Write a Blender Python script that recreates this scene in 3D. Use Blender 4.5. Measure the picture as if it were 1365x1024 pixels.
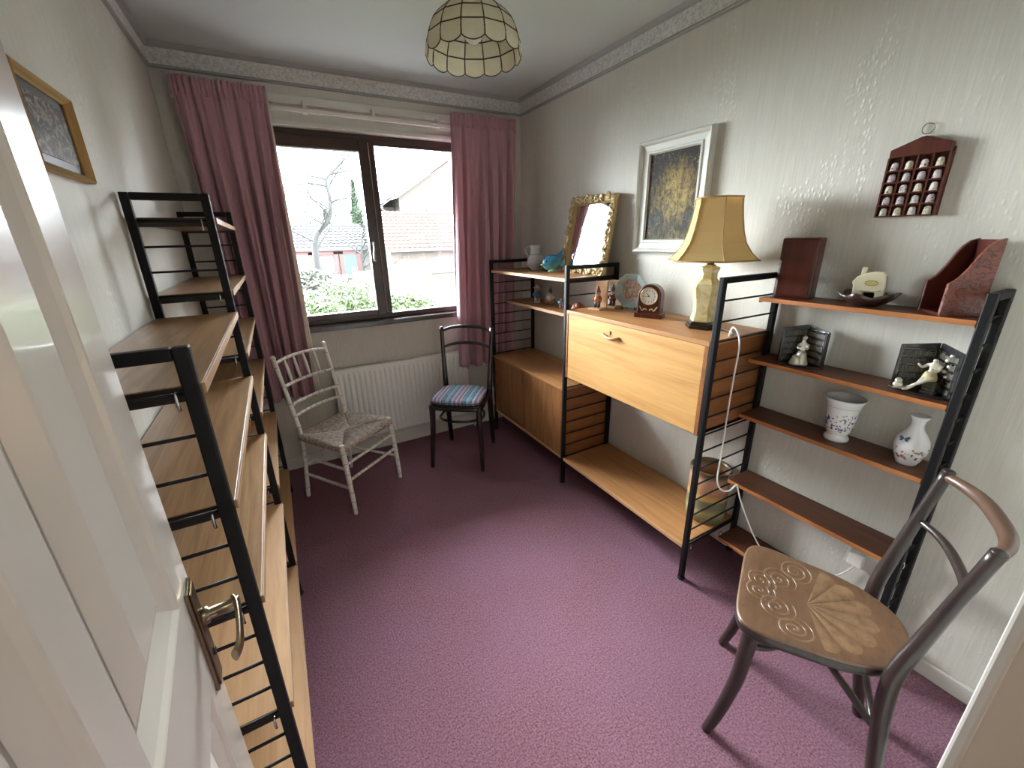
import bpy, math, random
from mathutils import Vector, Matrix
random.seed(7)
PI = math.pi
C = bpy.context.scene.collection
for o in list(bpy.data.objects):
    bpy.data.objects.remove(o, do_unlink=True)
sc = bpy.context.scene

# ------------------------------------------------------------------ camera, sky, light, exposure
CAM_H, YAW, PITCH, ROLL, FPX, CX, CY = 1.5044, 0.5042, -0.3244, -0.0234, 540.63, 677.54, 499.33
cam = bpy.data.cameras.new('camera'); co = bpy.data.objects.new('camera', cam); C.objects.link(co)
fwd = Vector((math.sin(YAW)*math.cos(PITCH), math.cos(YAW)*math.cos(PITCH), math.sin(PITCH)))
rt = Vector((math.cos(YAW), -math.sin(YAW), 0)); up = rt.cross(fwd)
r2 = math.cos(ROLL)*rt + math.sin(ROLL)*up; u2 = -math.sin(ROLL)*rt + math.cos(ROLL)*up
mw = Matrix((r2, u2, -fwd)).transposed().to_4x4(); mw.translation = (0, 0, CAM_H)
co.matrix_world = mw
cam.sensor_fit = 'HORIZONTAL'; cam.sensor_width = 36; cam.lens = 36*FPX/1365
cam.shift_x = (682.5-CX)/1365; cam.shift_y = -(512-CY)/1365
cam.clip_start = 0.01; cam.clip_end = 200
sc.camera = co

SKY, WIN_SUN, HALL_FILL, EXPO = 8.6, 6.8, 1.4, 2.62
w = bpy.data.worlds.new('overcast_sky'); sc.world = w; w.use_nodes = True
wn = w.node_tree; bg = wn.nodes['Background']
bg.inputs['Color'].default_value = (0.86, 0.95, 1.0, 1); bg.inputs['Strength'].default_value = SKY
sc.view_settings.view_transform = 'Standard'; sc.view_settings.look = 'None'
sc.view_settings.gamma = 1; sc.view_settings.use_curve_mapping = False
sc.view_settings.exposure = EXPO

def area(name, loc, rot, sx, sy, energy, col, portal=False):
    l = bpy.data.lights.new(name, 'AREA'); l.shape = 'RECTANGLE'; l.size = sx; l.size_y = sy
    l.energy = energy; l.color = col
    o = bpy.data.objects.new(name, l); C.objects.link(o); o.location = loc; o.rotation_euler = rot
    if portal: l.cycles.is_portal = True
    return o
area('window_portal', (0.64, 3.12, 1.56), (-PI/2, 0, 0), 1.3, 1.2, 1, (1, 1, 1), portal=True)
sun = bpy.data.lights.new('veiled_sun', 'SUN'); sun.energy = WIN_SUN; sun.angle = math.radians(55); sun.color = (0.90, 0.97, 1.0)
so = bpy.data.objects.new('veiled_sun', sun); C.objects.link(so)
so.rotation_euler = Vector((.32, -1, -.50)).to_track_quat('-Z', 'Y').to_euler()
area('hall_fill_light', (0.35, -0.75, 2.36), (0, 0, 0), 0.5, 0.5, HALL_FILL, (1.0, 0.92, 0.84))  # unseen area lamp added behind the doorway as warm fill

# ------------------------------------------------------------------ mesh helpers
class MB:
    def __init__(s): s.v = []; s.f = []; s.m = []; s.sm = []
    def add(s, vs, fs, mi=0, smooth=False):
        b = len(s.v); s.v += [tuple(p) for p in vs]
        for f in fs: s.f.append([b+i for i in f]); s.m.append(mi); s.sm.append(smooth)
        return s
    def box(s, x0, x1, y0, y1, z0, z1, mi=0):
        x0, x1 = sorted((x0, x1)); y0, y1 = sorted((y0, y1)); z0, z1 = sorted((z0, z1))
        return s.add([(x0,y0,z0),(x1,y0,z0),(x1,y1,z0),(x0,y1,z0),(x0,y0,z1),(x1,y0,z1),(x1,y1,z1),(x0,y1,z1)],
                     [(0,3,2,1),(4,5,6,7),(0,1,5,4),(1,2,6,5),(2,3,7,6),(3,0,4,7)], mi)
    def hexa(s, a, b, mi=0):     # two quads a (bottom), b (top)
        return s.add(list(a)+list(b), [(0,3,2,1),(4,5,6,7),(0,1,5,4),(1,2,6,5),(2,3,7,6),(3,0,4,7)], mi)
    def tube(s, pts, r, n=8, mi=0, cap=True, closed=False, flat=1.0, up=None):
        pts = [Vector(p) for p in pts]; N = len(pts)
        rs = r if isinstance(r, (list, tuple)) else [r]*N
        t0 = (pts[1]-pts[0]).normalized()
        nrm = Vector(up) if up else t0.orthogonal()
        nrm = (nrm - t0*nrm.dot(t0)).normalized()
        vs = []
        for i, p in enumerate(pts):
            if closed: t = pts[(i+1) % N]-pts[i-1]
            else: t = pts[min(i+1, N-1)]-pts[max(i-1, 0)]
            t = t.normalized() if t.length > 1e-9 else t0
            nrm = nrm - t*nrm.dot(t)
            nrm = nrm.normalized() if nrm.length > 1e-9 else t.orthogonal().normalized()
            bn = t.cross(nrm)
            for k in range(n):
                a = 2*PI*k/n
                vs.append(p + nrm*math.cos(a)*rs[i]*flat + bn*math.sin(a)*rs[i])
        fs = []
        for i in range(N if closed else N-1):
            j = (i+1) % N
            for k in range(n):
                fs.append((i*n+k, i*n+(k+1) % n, j*n+(k+1) % n, j*n+k))
        s.add(vs, fs, mi, True)
        if cap and not closed:
            b = len(s.v)-N*n
            s.f.append([b+k for k in range(n)][::-1]); s.m.append(mi); s.sm.append(False)
            s.f.append([b+(N-1)*n+k for k in range(n)]); s.m.append(mi); s.sm.append(False)
        return s
    def lathe(s, prof, c=(0,0,0), n=24, mi=0, smooth=True, sx=1, sy=1, fn=None, rot=0):
        vs = []; N = len(prof)
        for (r, z) in prof:
            for k in range(n):
                a = 2*PI*k/n+rot; q = fn(a, r, z) if fn else 1
                vs.append((c[0]+r*q*sx*math.cos(a), c[1]+r*q*sy*math.sin(a), c[2]+z))
        fs = [(i*n+k, i*n+(k+1) % n, (i+1)*n+(k+1) % n, (i+1)*n+k) for i in range(N-1) for k in range(n)]
        s.add(vs, fs, mi, smooth)
        b = len(s.v)-N*n
        if prof[0][0] > 1e-4: s.f.append([b+k for k in range(n)][::-1]); s.m.append(mi); s.sm.append(False)
        if prof[-1][0] > 1e-4: s.f.append([b+(N-1)*n+k for k in range(n)]); s.m.append(mi); s.sm.append(False)
        return s
    def ball(s, c, r, n=10, mi=0, sz=1.0, sx=1.0, sy=1.0):
        pr = [(max(r*math.sin(PI*i/n), 1e-5), -r*sz*math.cos(PI*i/n)) for i in range(n+1)]
        return s.lathe(pr, c, max(8, n+2), mi, True, sx, sy)
    def prism(s, poly, o, ax, ay, az, d, mi=0):   # poly in (ax, ay) plane from o, thickness d along az
        o, ax, ay, az = map(Vector, (o, ax, ay, az)); n = len(poly)
        a = [o+ax*p[0]+ay*p[1] for p in poly]; b = [q+az*d for q in a]
        s.add(a+b, [list(range(n))[::-1], list(range(n, 2*n))]+[(i, (i+1) % n, n+(i+1) % n, n+i) for i in range(n)], mi)
        return s
    def grid(s, P, nu, nv, mi=0, smooth=True, closeu=False):
        vs = [P(i/(nu if closeu else nu-1), j/(nv-1)) for j in range(nv) for i in range(nu)]
        fs = []
        for j in range(nv-1):
            for i in range(nu if closeu else nu-1):
                k = (i+1) % nu; fs.append((j*nu+i, j*nu+k, (j+1)*nu+k, (j+1)*nu+i))
        return s.add(vs, fs, mi, smooth)
    def build(s, name, mats, parent=None, world=True, bevel=0, seg=2, fix=True):
        me = bpy.data.meshes.new(name)
        vs = s.v
        if parent is not None and world:
            l = parent.matrix_basis.translation
            if parent.parent: l = l + parent.parent.matrix_basis.translation
            vs = [(p[0]-l.x, p[1]-l.y, p[2]-l.z) for p in s.v]
        me.from_pydata(vs, [], s.f)
        if not isinstance(mats, (list, tuple)): mats = [mats]
        for m in mats: me.materials.append(m)
        me.polygons.foreach_set('material_index', s.m); me.polygons.foreach_set('use_smooth', s.sm)
        if fix:
            import bmesh
            bm = bmesh.new(); bm.from_mesh(me); bmesh.ops.recalc_face_normals(bm, faces=bm.faces); bm.to_mesh(me); bm.free()
        me.update()
        o = bpy.data.objects.new(name, me); C.objects.link(o)
        if parent is not None: o.parent = parent
        if bevel:
            b = o.modifiers.new('bevel', 'BEVEL'); b.width = bevel; b.segments = seg; b.limit_method = 'ANGLE'; b.angle_limit = 0.8
        return o

def cr(pts, k=6):     # Catmull-Rom resample
    P = [Vector(p) for p in pts]; out = []
    for i in range(len(P)-1):
        a = P[max(i-1, 0)]; b = P[i]; c = P[i+1]; d = P[min(i+2, len(P)-1)]
        for j in range(k):
            t = j/k
            out.append(0.5*((2*b)+(c-a)*t+(2*a-5*b+4*c-d)*t*t+(3*b-a-3*c+d)*t**3))
    out.append(P[-1]); return out
def lerp(a, b, t): return a+(b-a)*t
def vl(a, b, t): return Vector(a).lerp(Vector(b), t)

def tag(o, label, cat, group=None, kind=None):
    if label: o['label'] = label
    if cat: o['category'] = cat
    if group: o['group'] = group
    if kind: o['kind'] = kind
    return o
def thing(name, label, cat, loc=(0,0,0), rz=0, group=None):
    o = bpy.data.objects.new(name, None); C.objects.link(o); o.empty_display_size = .05
    o.location = loc; o.rotation_euler = (0, 0, rz)
    return tag(o, label, cat, group)
def struct(o): o['kind'] = 'structure'; return o
def root_struct(name, loc=(0,0,0), rz=0):
    o = bpy.data.objects.new(name, None); C.objects.link(o); o.location = loc; o.rotation_euler = (0,0,rz)
    return struct(o)
def copy_tree(o, parent=None):
    c = o.copy(); C.objects.link(c); c.parent = parent
    for ch in list(o.children): copy_tree(ch, c)
    return c

# ------------------------------------------------------------------ materials
def srgb(r, g, b):
    f = lambda c: ((c/255+0.055)/1.055)**2.4 if c > 10 else c/255/12.92
    return (f(r), f(g), f(b), 1)
def mat(name, col, rough=.5, metal=0, spec=.5, coat=0, sheen=0):
    m = bpy.data.materials.new(name); m.use_nodes = True
    b = m.node_tree.nodes['Principled BSDF']
    b.inputs['Base Color'].default_value = col if len(col) == 4 else (*col, 1)
    b.inputs['Roughness'].default_value = rough; b.inputs['Metallic'].default_value = metal
    b.inputs['Specular IOR Level'].default_value = spec; b.inputs['Coat Weight'].default_value = coat
    if sheen: b.inputs['Sheen Weight'].default_value = sheen
    return m
def nodes(m): return m.node_tree.nodes, m.node_tree.links, m.node_tree.nodes['Principled BSDF']
def coords(m, scale=(1,1,1), src='Object', rnd=False, rot=(0,0,0)):
    N, L, B = nodes(m); tc = N.new('ShaderNodeTexCoord'); mp = N.new('ShaderNodeMapping')
    mp.inputs['Scale'].default_value = scale; mp.inputs['Rotation'].default_value = rot
    L.new(tc.outputs[src], mp.inputs['Vector'])
    if rnd:
        oi = N.new('ShaderNodeObjectInfo'); mu = N.new('ShaderNodeMath'); mu.operation = 'MULTIPLY'; mu.inputs[1].default_value = 37
        L.new(oi.outputs['Random'], mu.inputs[0]); cb = N.new('ShaderNodeCombineXYZ')
        for i in range(3): L.new(mu.outputs[0], cb.inputs[i])
        L.new(cb.outputs[0], mp.inputs['Location'])
    return mp.outputs[0]
def noise(m, vec, scale, detail=3, rough=.5, dist=0):
    N, L, B = nodes(m); n = N.new('ShaderNodeTexNoise'); L.new(vec, n.inputs['Vector'])
    n.inputs['Scale'].default_value = scale; n.inputs['Detail'].default_value = detail
    n.inputs['Roughness'].default_value = rough; n.inputs['Distortion'].default_value = dist
    return n.outputs['Fac']
def ramp(m, fac, stops):
    N, L, B = nodes(m); r = N.new('ShaderNodeValToRGB'); e = r.color_ramp.elements
    while len(e) > 1: e.remove(e[-1])
    e[0].position = stops[0][0]; e[0].color = stops[0][1]
    for p, c in stops[1:]:
        x = e.new(p); x.color = c
    L.new(fac, r.inputs[0]); return r.outputs[0]
def g(v): return (v, v, v, 1)
def bump(m, h, strength=.3, dist=.002, chain=None):
    N, L, B = nodes(m); b = N.new('ShaderNodeBump'); b.inputs['Strength'].default_value = strength
    b.inputs['Distance'].default_value = dist; L.new(h, b.inputs['Height'])
    if chain: L.new(chain, b.inputs['Normal'])
    L.new(b.outputs[0], B.inputs['Normal']); return b.outputs[0]
def mathn(m, op, a, b=None):
    N, L, B = nodes(m); n = N.new('ShaderNodeMath'); n.operation = op
    for i, x in enumerate((a, b)):
        if x is None: continue
        if isinstance(x, (int, float)): n.inputs[i].default_value = x
        else: L.new(x, n.inputs[i])
    return n.outputs[0]
def setc(m, out, inp='Base Color'): m.node_tree.links.new(out, m.node_tree.nodes['Principled BSDF'].inputs[inp])
def mixc(m, fac, a, b):
    N, L, B = nodes(m); n = N.new('ShaderNodeMix'); n.data_type = 'RGBA'
    if isinstance(fac, (int, float)): n.inputs[0].default_value = fac
    else: L.new(fac, n.inputs[0])
    for i, x in ((6, a), (7, b)):
        if isinstance(x, tuple): n.inputs[i].default_value = x
        else: L.new(x, n.inputs[i])
    return n.outputs[2]

def wood(name, light, dark, axis='y', rough=.42, coarse=1.0, spec=.4, coat=.0):
    m = mat(name, light, rough, spec=spec, coat=coat)
    sc3 = {'x': (1.2, 22, 22), 'y': (22, 1.2, 22), 'z': (22, 22, 1.2)}[axis]
    v = coords(m, tuple(s*coarse for s in sc3), rnd=True)
    n1 = noise(m, v, 1.0, 4, .6, 1.2); n2 = noise(m, v, 6.0, 3, .6)
    c1 = ramp(m, n1, [(.30, dark), (.5, tuple(lerp(a, b, .6) for a, b in zip(dark, light))), (.68, light)])
    c2 = mixc(m, .25, c1, ramp(m, n2, [(.35, dark), (.65, light)]))
    setc(m, c2); bump(m, n2, .08, .0006); return m

M = {}
M['teak'] = wood('teak', srgb(182, 132, 84), srgb(146, 98, 58), 'y')
M['teak_pale'] = wood('teak_pale', srgb(202, 160, 116), srgb(174, 130, 88), 'y', .5)
M['teak_x'] = wood('teak_endgrain', srgb(150, 96, 54), srgb(108, 64, 34), 'x')
M['teak_z'] = wood('teak_door', srgb(182, 128, 78), srgb(104, 62, 36), 'z', coarse=1.4)
M['teak_desk'] = wood('teak_desk', srgb(196, 152, 94), srgb(166, 120, 68), 'y', .5, spec=.25)
M['walnut'] = wood('walnut', srgb(172, 134, 92), srgb(112, 78, 48), 'y', .33, spec=.6)
M['walnut_edge'] = wood('walnut_edge', srgb(196, 160, 122), srgb(164, 126, 92), 'y', .5)
M['dark_teak'] = wood('dark_teak', srgb(104, 62, 42), srgb(74, 42, 28), 'y', .4)
M['dark_teak_edge'] = wood('dark_teak_edge', srgb(184, 118, 66), srgb(146, 88, 46), 'y', .5)
M['mahogany'] = wood('mahogany', srgb(92, 40, 28), srgb(54, 20, 14), 'z', .3, coat=.3)
M['bentwood'] = wood('dark_bentwood', srgb(54, 42, 38), srgb(32, 25, 23), 'z', .36, 2, coat=.2)
M['bentwood_worn'] = wood('worn_bentwood', srgb(98, 72, 56), srgb(60, 44, 36), 'x', .4, 2, coat=.15)
M['black_wood'] = mat('black_lacquered_wood', srgb(36, 32, 34), .25, coat=.5)
M['steel'] = mat('black_enamelled_steel', srgb(24, 24, 26), .5, spec=.28)
_v = coords(M['steel'], (1,1,1)); setc(M['steel'], ramp(M['steel'], noise(M['steel'], _v, 60, 3), [(.3, srgb(12,12,14)), (.75, srgb(22,22,24))]))
M['bar'] = mat('dark_shelf_bar', srgb(34, 26, 22), .45)
M['chrome'] = mat('chrome', srgb(190, 190, 190), .18, 1)
M['brass'] = mat('aged_brass', srgb(146, 132, 108), .3, 1)
M['gold'] = mat('gilded_wood', srgb(186, 164, 122), .38, .55)
M['gold_frame'] = mat('gold_frame', srgb(176, 140, 84), .4, .35)
M['white_gloss'] = mat('white_gloss_paint', srgb(224, 220, 212), .22, coat=.2)
_v = coords(M['white_gloss'], (1,1,1)); bump(M['white_gloss'], noise(M['white_gloss'], _v, 90, 3), .05, .001)
M['white_trim'] = mat('white_trim_paint', srgb(214, 210, 202), .4)
M['warm_lit_trim'] = mat('warm_lit_white_paint', srgb(222, 212, 196), .45)  # white-painted lining; warm light and shade put into the beige colour
_v = coords(M['warm_lit_trim'], (1,1,1)); bump(M['warm_lit_trim'], noise(M['warm_lit_trim'], _v, 60, 4), .15, .001)
M['rad'] = mat('radiator_enamel', srgb(236, 236, 234), .3)
M['ceramic'] = mat('white_china', srgb(226, 226, 226), .12, coat=.5)
M['cream_cer'] = mat('cream_glaze', srgb(214, 206, 176), .22, coat=.3)
M['black_china'] = mat('black_glaze', srgb(18, 17, 20), .15, coat=.5)
M['cable'] = mat('white_cable', srgb(225, 222, 214), .4)
M['black_plastic'] = mat('black_plastic', srgb(28, 28, 30), .4)

# wallpaper: cream ground, fine vertical streaks, raised pearly sprigs
def wallpaper(name, ax):
    m = mat(name, srgb(198, 190, 176), .55, spec=.35)
    sv = (160, 160, 7); v = coords(m, sv); st = noise(m, v, 1, 4, .6)
    v2 = coords(m, (1, 1, .42)); big = noise(m, v2, 5.2, 2, .5, .6)
    sel = ramp(m, big, [(.55, g(0)), (.62, g(1))])
    N, L, B = nodes(m); vo = N.new('ShaderNodeTexVoronoi'); vo.inputs['Scale'].default_value = 85
    L.new(coords(m, (1, 1, .5)), vo.inputs['Vector'])
    dots = ramp(m, vo.outputs['Distance'], [(.12, g(1)), (.42, g(0))])
    spr = mathn(m, 'MULTIPLY', sel, dots)
    h = mathn(m, 'ADD', mathn(m, 'MULTIPLY', st, .45), mathn(m, 'MULTIPLY', spr, .55))
    base = mixc(m, st, srgb(192, 188, 178), srgb(216, 213, 204))
    setc(m, mixc(m, mathn(m, 'MULTIPLY', spr, .5), base, srgb(226, 222, 214)))
    r = mathn(m, 'SUBTRACT', .55, mathn(m, 'MULTIPLY', spr, .25)); L.new(r, B.inputs['Roughness'])
    bump(m, h, .55, .003); return m
M['wallpaper'] = wallpaper('cream_relief_wallpaper', 0)
M['ceiling'] = mat('ceiling_paint', srgb(200, 204, 202), .85)
_m = M['ceiling']; _v = coords(_m, (1,1,1)); bump(_m, noise(_m, _v, 45, 5, .6), .25, .003)
M['border'] = mat('embossed_border', srgb(206, 204, 198), .6)
_m = M['border']; _v = coords(_m, (1,1,1)); _n = noise(_m, _v, 75, 4, .7, .5); bump(_m, _n, .9, .004)
setc(_m, ramp(_m, _n, [(.35, srgb(184, 184, 180)), (.6, srgb(224, 224, 220))]))
M['cornice'] = mat('cornice_paint', srgb(160, 160, 158), .6)
M['carpet'] = mat('pink_carpet', srgb(150, 96, 112), 1.0, spec=.05, sheen=.08)
_m = M['carpet']; _v = coords(_m, (1,1,1))
_n = ramp(_m, noise(_m, _v, 150, 4, .8), [(.34, g(0)), (.66, g(1))]); _b = noise(_m, _v, 2.2, 4, .55, .4)
_c = mixc(_m, _n, srgb(98, 54, 68), srgb(190, 138, 154))
_c = mixc(_m, ramp(_m, _b, [(.35, g(0)), (.7, g(.35))]), _c, srgb(160, 122, 152))
setc(_m, _c); bump(_m, _n, .9, .006)
M['curtain'] = mat('dusky_pink_curtain', srgb(190, 148, 158), .85, spec=.15, sheen=.3)
_m = M['curtain']; _v = coords(_m, (500,500,60)); bump(_m, noise(_m, _v, 1, 2), .15, .001)
# a woven cloth lets a little daylight through
N_, L_, B_ = nodes(_m); _t = N_.new('ShaderNodeBsdfTranslucent'); _t.inputs[0].default_value = srgb(204, 156, 164)
_x = N_.new('ShaderNodeMixShader'); _x.inputs[0].default_value = .10
L_.new(B_.outputs[0], _x.inputs[1]); L_.new(_t.outputs[0], _x.inputs[2]); L_.new(_x.outputs[0], N_['Material Output'].inputs[0])
M['lining'] = mat('cream_lining', srgb(214, 208, 190), .8)
M['frame_brown'] = wood('dark_window_wood', srgb(70, 48, 42), srgb(46, 32, 30), 'x', .35, coat=.2)
M['sill'] = mat('dark_sill_gloss', srgb(62, 52, 54), .2, coat=.4)
# thin window glass
gm = bpy.data.materials.new('window_glass'); gm.use_nodes = True; _N = gm.node_tree.nodes; _L = gm.node_tree.links
_N.remove(_N['Principled BSDF']); _tr = _N.new('ShaderNodeBsdfTransparent'); _gl = _N.new('ShaderNodeBsdfGlossy'); _gl.inputs['Roughness'].default_value = .02
_fr = _N.new('ShaderNodeFresnel'); _fr.inputs[0].default_value = 1.45; _mx = _N.new('ShaderNodeMixShader')
_L.new(_fr.outputs[0], _mx.inputs[0]); _L.new(_tr.outputs[0], _mx.inputs[1]); _L.new(_gl.outputs[0], _mx.inputs[2]); _L.new(_mx.outputs[0], _N['Material Output'].inputs[0])
M['glass'] = gm
M['mirror'] = mat('mirror_glass', srgb(225, 228, 230), .02, 1)

# ------------------------------------------------------------------ room shell
XL, XR, YF, YB, ZC = -0.372, 1.765, 0.010, 2.93, 2.45
WX0, WX1, WZ0, WZ1 = 0.0, 1.285, 0.965, 2.148
struct(MB().box(XL-.1, XR+.1, -.1, YB+.25, -.12, 0).build('floor', M['carpet']))
struct(MB().box(XL-.1, XR+.1, -.1, YB+.25, ZC, ZC+.12).build('ceiling', M['ceiling']))
struct(MB().box(XL-.1, XL, YF-.1, YB+.25, 0, ZC).build('wall_left', M['wallpaper']))
struct(MB().box(XR, XR+.1, YF-.1, YB+.25, 0, ZC).build('wall_right', M['wallpaper']))
b = MB()
b.box(XL, WX0, YB, YB+.25, 0, ZC); b.box(WX1, XR, YB, YB+.25, 0, ZC)
b.box(WX0, WX1, YB, YB+.25, 0, WZ0); b.box(WX0, WX1, YB, YB+.25, WZ1, ZC)
struct(b.build('wall_back', M['wallpaper']))
DX0, DX1 = -0.176, 0.536
b = MB(); b.box(XL, DX0-.02, YF-.1, YF, 0, ZC); b.box(DX1+.03, XR, YF-.1, YF, 0, ZC); b.box(DX0-.02, DX1+.03, YF-.1, YF, 2.02, ZC)
struct(b.build('wall_front', M['wallpaper']))
# skirting
struct(MB().box(XL, XR, YB-.016, YB, 0, .095).build('baseboard_back', M['white_trim'], bevel=.004))
struct(MB().box(XR-.014, XR, YF, YB-.016, 0, .062).build('baseboard_right', M['white_trim'], bevel=.004))
struct(MB().box(XL, XL+.016, YF, YB-.016, 0, .095).build('baseboard_left', M['white_trim'], bevel=.004))
# cornice: grey quarter moulding under the ceiling, embossed border strip below it
def cornice(name, a, bb, inward):
    a = Vector(a); bb = Vector(bb); d = (bb-a).normalized(); n = Vector(inward)
    root = root_struct(name, a)
    def prof(poly, nm, m_):
        k = MB(); k.prism(poly, a, n, (0,0,1), d, (bb-a).length); k.build(nm, m_, root)
    prof([(0,2.428),(.010,2.428),(.022,2.434),(.030,2.449),(0,2.449)], 'moulding', M['cornice'])
    prof([(0,2.358),(.010,2.358),(.010,2.428),(0,2.428)], 'border_strip', M['border'])
    prof([(0,2.343),(.014,2.345),(.016,2.351),(.010,2.358),(0,2.358)], 'bead', M['cornice'])
cornice('trim_1', (XL, YB, 0), (XR, YB, 0), (0,-1,0))
cornice('trim_2', (XR, YF, 0), (XR, YB, 0), (-1,0,0))
cornice('trim_3', (XL, YF, 0), (XL, YB, 0), (1,0,0))
# doorway: jamb lining and architrave around the opening
t = root_struct('trim_4', (DX1, YF, 0))
MB().box(DX1, DX1+.03, YF-.1, YF+.003, 0, 2.02).build('jamb_lining', M['warm_lit_trim'], t)
MB().box(DX1-.005, DX1+.065, YF+.002, YF+.0135, 0, 2.07).build('architrave', M['white_trim'], t, bevel=.003)
MB().box(DX0-.02, DX1+.03, YF-.1, YF+.001, 2.0, 2.02).build('head_lining', M['warm_lit_trim'], t)
MB().box(DX0-.02, DX0-.002, YF-.1, YF-.005, 0, 2.0).build('jamb_lining', M['warm_lit_trim'], t)
# the landing behind the doorway
hw = mat('landing_wall_paint', srgb(214, 204, 188), .8)
b = MB(); b.box(-.9, -.8, -1.5, -.09, 0, ZC); b.box(1.4, 1.5, -1.5, -.09, 0, ZC); b.box(-.9, 1.5, -1.6, -1.5, 0, ZC)
b.box(-.9, XL, -.09, -.07, 0, ZC)
struct(b.build('wall_landing', hw))
struct(MB().box(-.9, 1.5, -1.6, -.1, -.12, 0).build('floor_landing', M['carpet']))
struct(MB().box(-.9, 1.5, -1.6, -.1, ZC, ZC+.1).build('ceiling_landing', hw))

# ------------------------------------------------------------------ window
win = root_struct('window_1', (0.64, 2.93, WZ0))
# sill board, reveal strips
MB().box(WX0-.03, WX1+.03, YB-.045, YB+.11, WZ0-.02, WZ0+.012).build('window_sill', M['sill'], win, bevel=.003)
b = MB(); b.box(WX0-.02, WX1+.02, YB-.012, YB+.08, WZ1-.002, WZ1+.018)
b.box(WX0-.001, WX0+.008, YB-.004, YB+.08, WZ0, WZ1); b.box(WX1-.008, WX1+.001, YB-.004, YB+.08, WZ0, WZ1)
b.build('reveal_trim', M['white_trim'], win)
fy0, fy1 = YB+.045, YB+.105
def frame(x0, x1, z0, z1, l, r, bt, tp, y0, y1, nm, bev=.004):
    k = MB(); k.box(x0, x0+l, y0, y1, z0, z1); k.box(x1-r, x1, y0, y1, z0, z1)
    k.box(x0+l, x1-r, y0, y1, z0, z0+bt); k.box(x0+l, x1-r, y0, y1, z1-tp, z1)
    return k.build(nm, M['frame_brown'], win, bevel=bev)
frame(WX0+.008, WX1-.008, WZ0+.012, WZ1-.002, .045, .045, .035, .045, fy0+.01, fy1+.02, 'outer_frame')
MB().box(.606, .690, fy0+.012, fy1+.015, WZ0+.04, WZ1-.04).build('mullion', M['frame_brown'], win, bevel=.004)
sash = frame(.045, .655, WZ0+.040, WZ1-.035, .062, .062, .040, .068, fy0-.006, fy1-.01, 'opening_sash', .005)
MB().box(.100, .600, fy0+.028, fy0+.034, 1.0, 2.06).build('pane', M['glass'], win)
MB().box(.685, WX1-.050, fy0+.03, fy0+.036, .99, 2.11).build('pane', M['glass'], win)
b = MB(); b.box(.685, .697, fy0+.008, fy0+.03, .99, 2.11); b.box(.697, 1.24, fy0+.008, fy0+.03, 1.0, 1.012); b.box(.697, 1.24, fy0+.008, fy0+.03, 2.088, 2.1)
b.build('glazing_bead', M['frame_brown'], win)
b = MB(); b.box(.656, .6595, fy0-.004, fy0+.012, 1.02, 2.1); b.build('draught_strip', mat('pale_strip', srgb(186,160,156), .5), win)
b = MB(); b.box(.607, .622, fy0-.012, fy0-.006, 1.44, 1.50)
b.tube(cr([(.614, fy0-.012, 1.475), (.614, fy0-.03, 1.475), (.613, fy0-.034, 1.46), (.608, fy0-.036, 1.42), (.608, fy0-.034, 1.375)]), [.006]*6+[.0055]*12+[.0075]*7, 8)
b.build('window_handle', M['chrome'], win)
# curtain battens and track
trk = thing('curtain_track', 'white curtain track and batten board fixed above the window', 'curtain track', (.68, YB, 2.25))
MB().box(-.30, 1.66, YB-.022, YB, 2.250, 2.294).build('batten', M['white_trim'], trk, bevel=.003)
MB().box(-.30, 1.66, YB-.075, YB-.062, 2.200, 2.222).build('rail', M['white_gloss'], trk, bevel=.002)
for x in (-.28, .3, .68, 1.1, 1.64): MB().box(x, x+.02, YB-.065, YB-.018, 2.204, 2.262).build('bracket', M['white_trim'], trk)

# curtains
def curtain(label, xt0, xt1, xb0, xb1, ztop, zbot, yc, folds, lin_side):
    root = thing('curtain', label, 'curtain', ((xt0+xt1)/2, yc, zbot), group='pink curtains at the window')
    ph = [random.uniform(-.5, .5) for _ in range(40)]
    def P(u, v, off=0):
        z = lerp(ztop, zbot, v); w_ = v**.75
        uu = u + .018*math.sin(u*11+3)*w_
        x = lerp(lerp(xt0, xt1, u), lerp(xb0, xb1, uu), min(1, v*1.05))
        amp = .008 if v < .045 else lerp(.012, .044, min(1, (v-.045)/.35))
        k = folds
        a = amp*(math.sin(2*PI*k*u+1.2*math.sin(u*7+v*1.7)) + .38*math.sin(2*PI*k*2.1*u+ph[int(u*9)]+2*v))
        a += .007*max(0, 1-v*2.2)**2*math.sin(2*PI*u*folds*2.9+1.5*math.sin(u*13))
        x += .006*math.sin(2*PI*k*u*2+v*2)*w_
        return (x, yc+a*.8+off, z+.002*math.sin(2*PI*k*u)*v)
    m = MB(); m.grid(lambda u, v: P(u, v), 170, 60)
    o = m.build('cloth', M['curtain'], root, fix=False)
    s_ = o.modifiers.new('thick', 'SOLIDIFY'); s_.thickness = .003
    # gathered heading tape
    h = MB(); h.grid(lambda u, v: (lerp(xt0, xt1, u), P(u, .03)[1]-.006-.005*math.sin(2*PI*u*folds*3.7+2.2*math.sin(u*17)), lerp(ztop+.006, ztop-.070-.008*math.sin(u*60), v)+.003*math.sin(2*PI*u*folds*3.7)), 260, 6)
    o = h.build('heading', M['curtain'], root, fix=False); s_ = o.modifiers.new('thick', 'SOLIDIFY'); s_.thickness = .002
    if lin_side:
        l = MB(); l.grid(lambda u, v: (lerp(P(1, v)[0]-.03, P(1, v)[0]+.006+.030*v, u), yc+.022+.01*math.sin(v*9), lerp(ztop-.05, zbot+.02, v)), 8, 30)
        o = l.build('lining', M['lining'], root, fix=False); s_ = o.modifiers.new('thick', 'SOLIDIFY'); s_.thickness = .002
    return root
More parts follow.
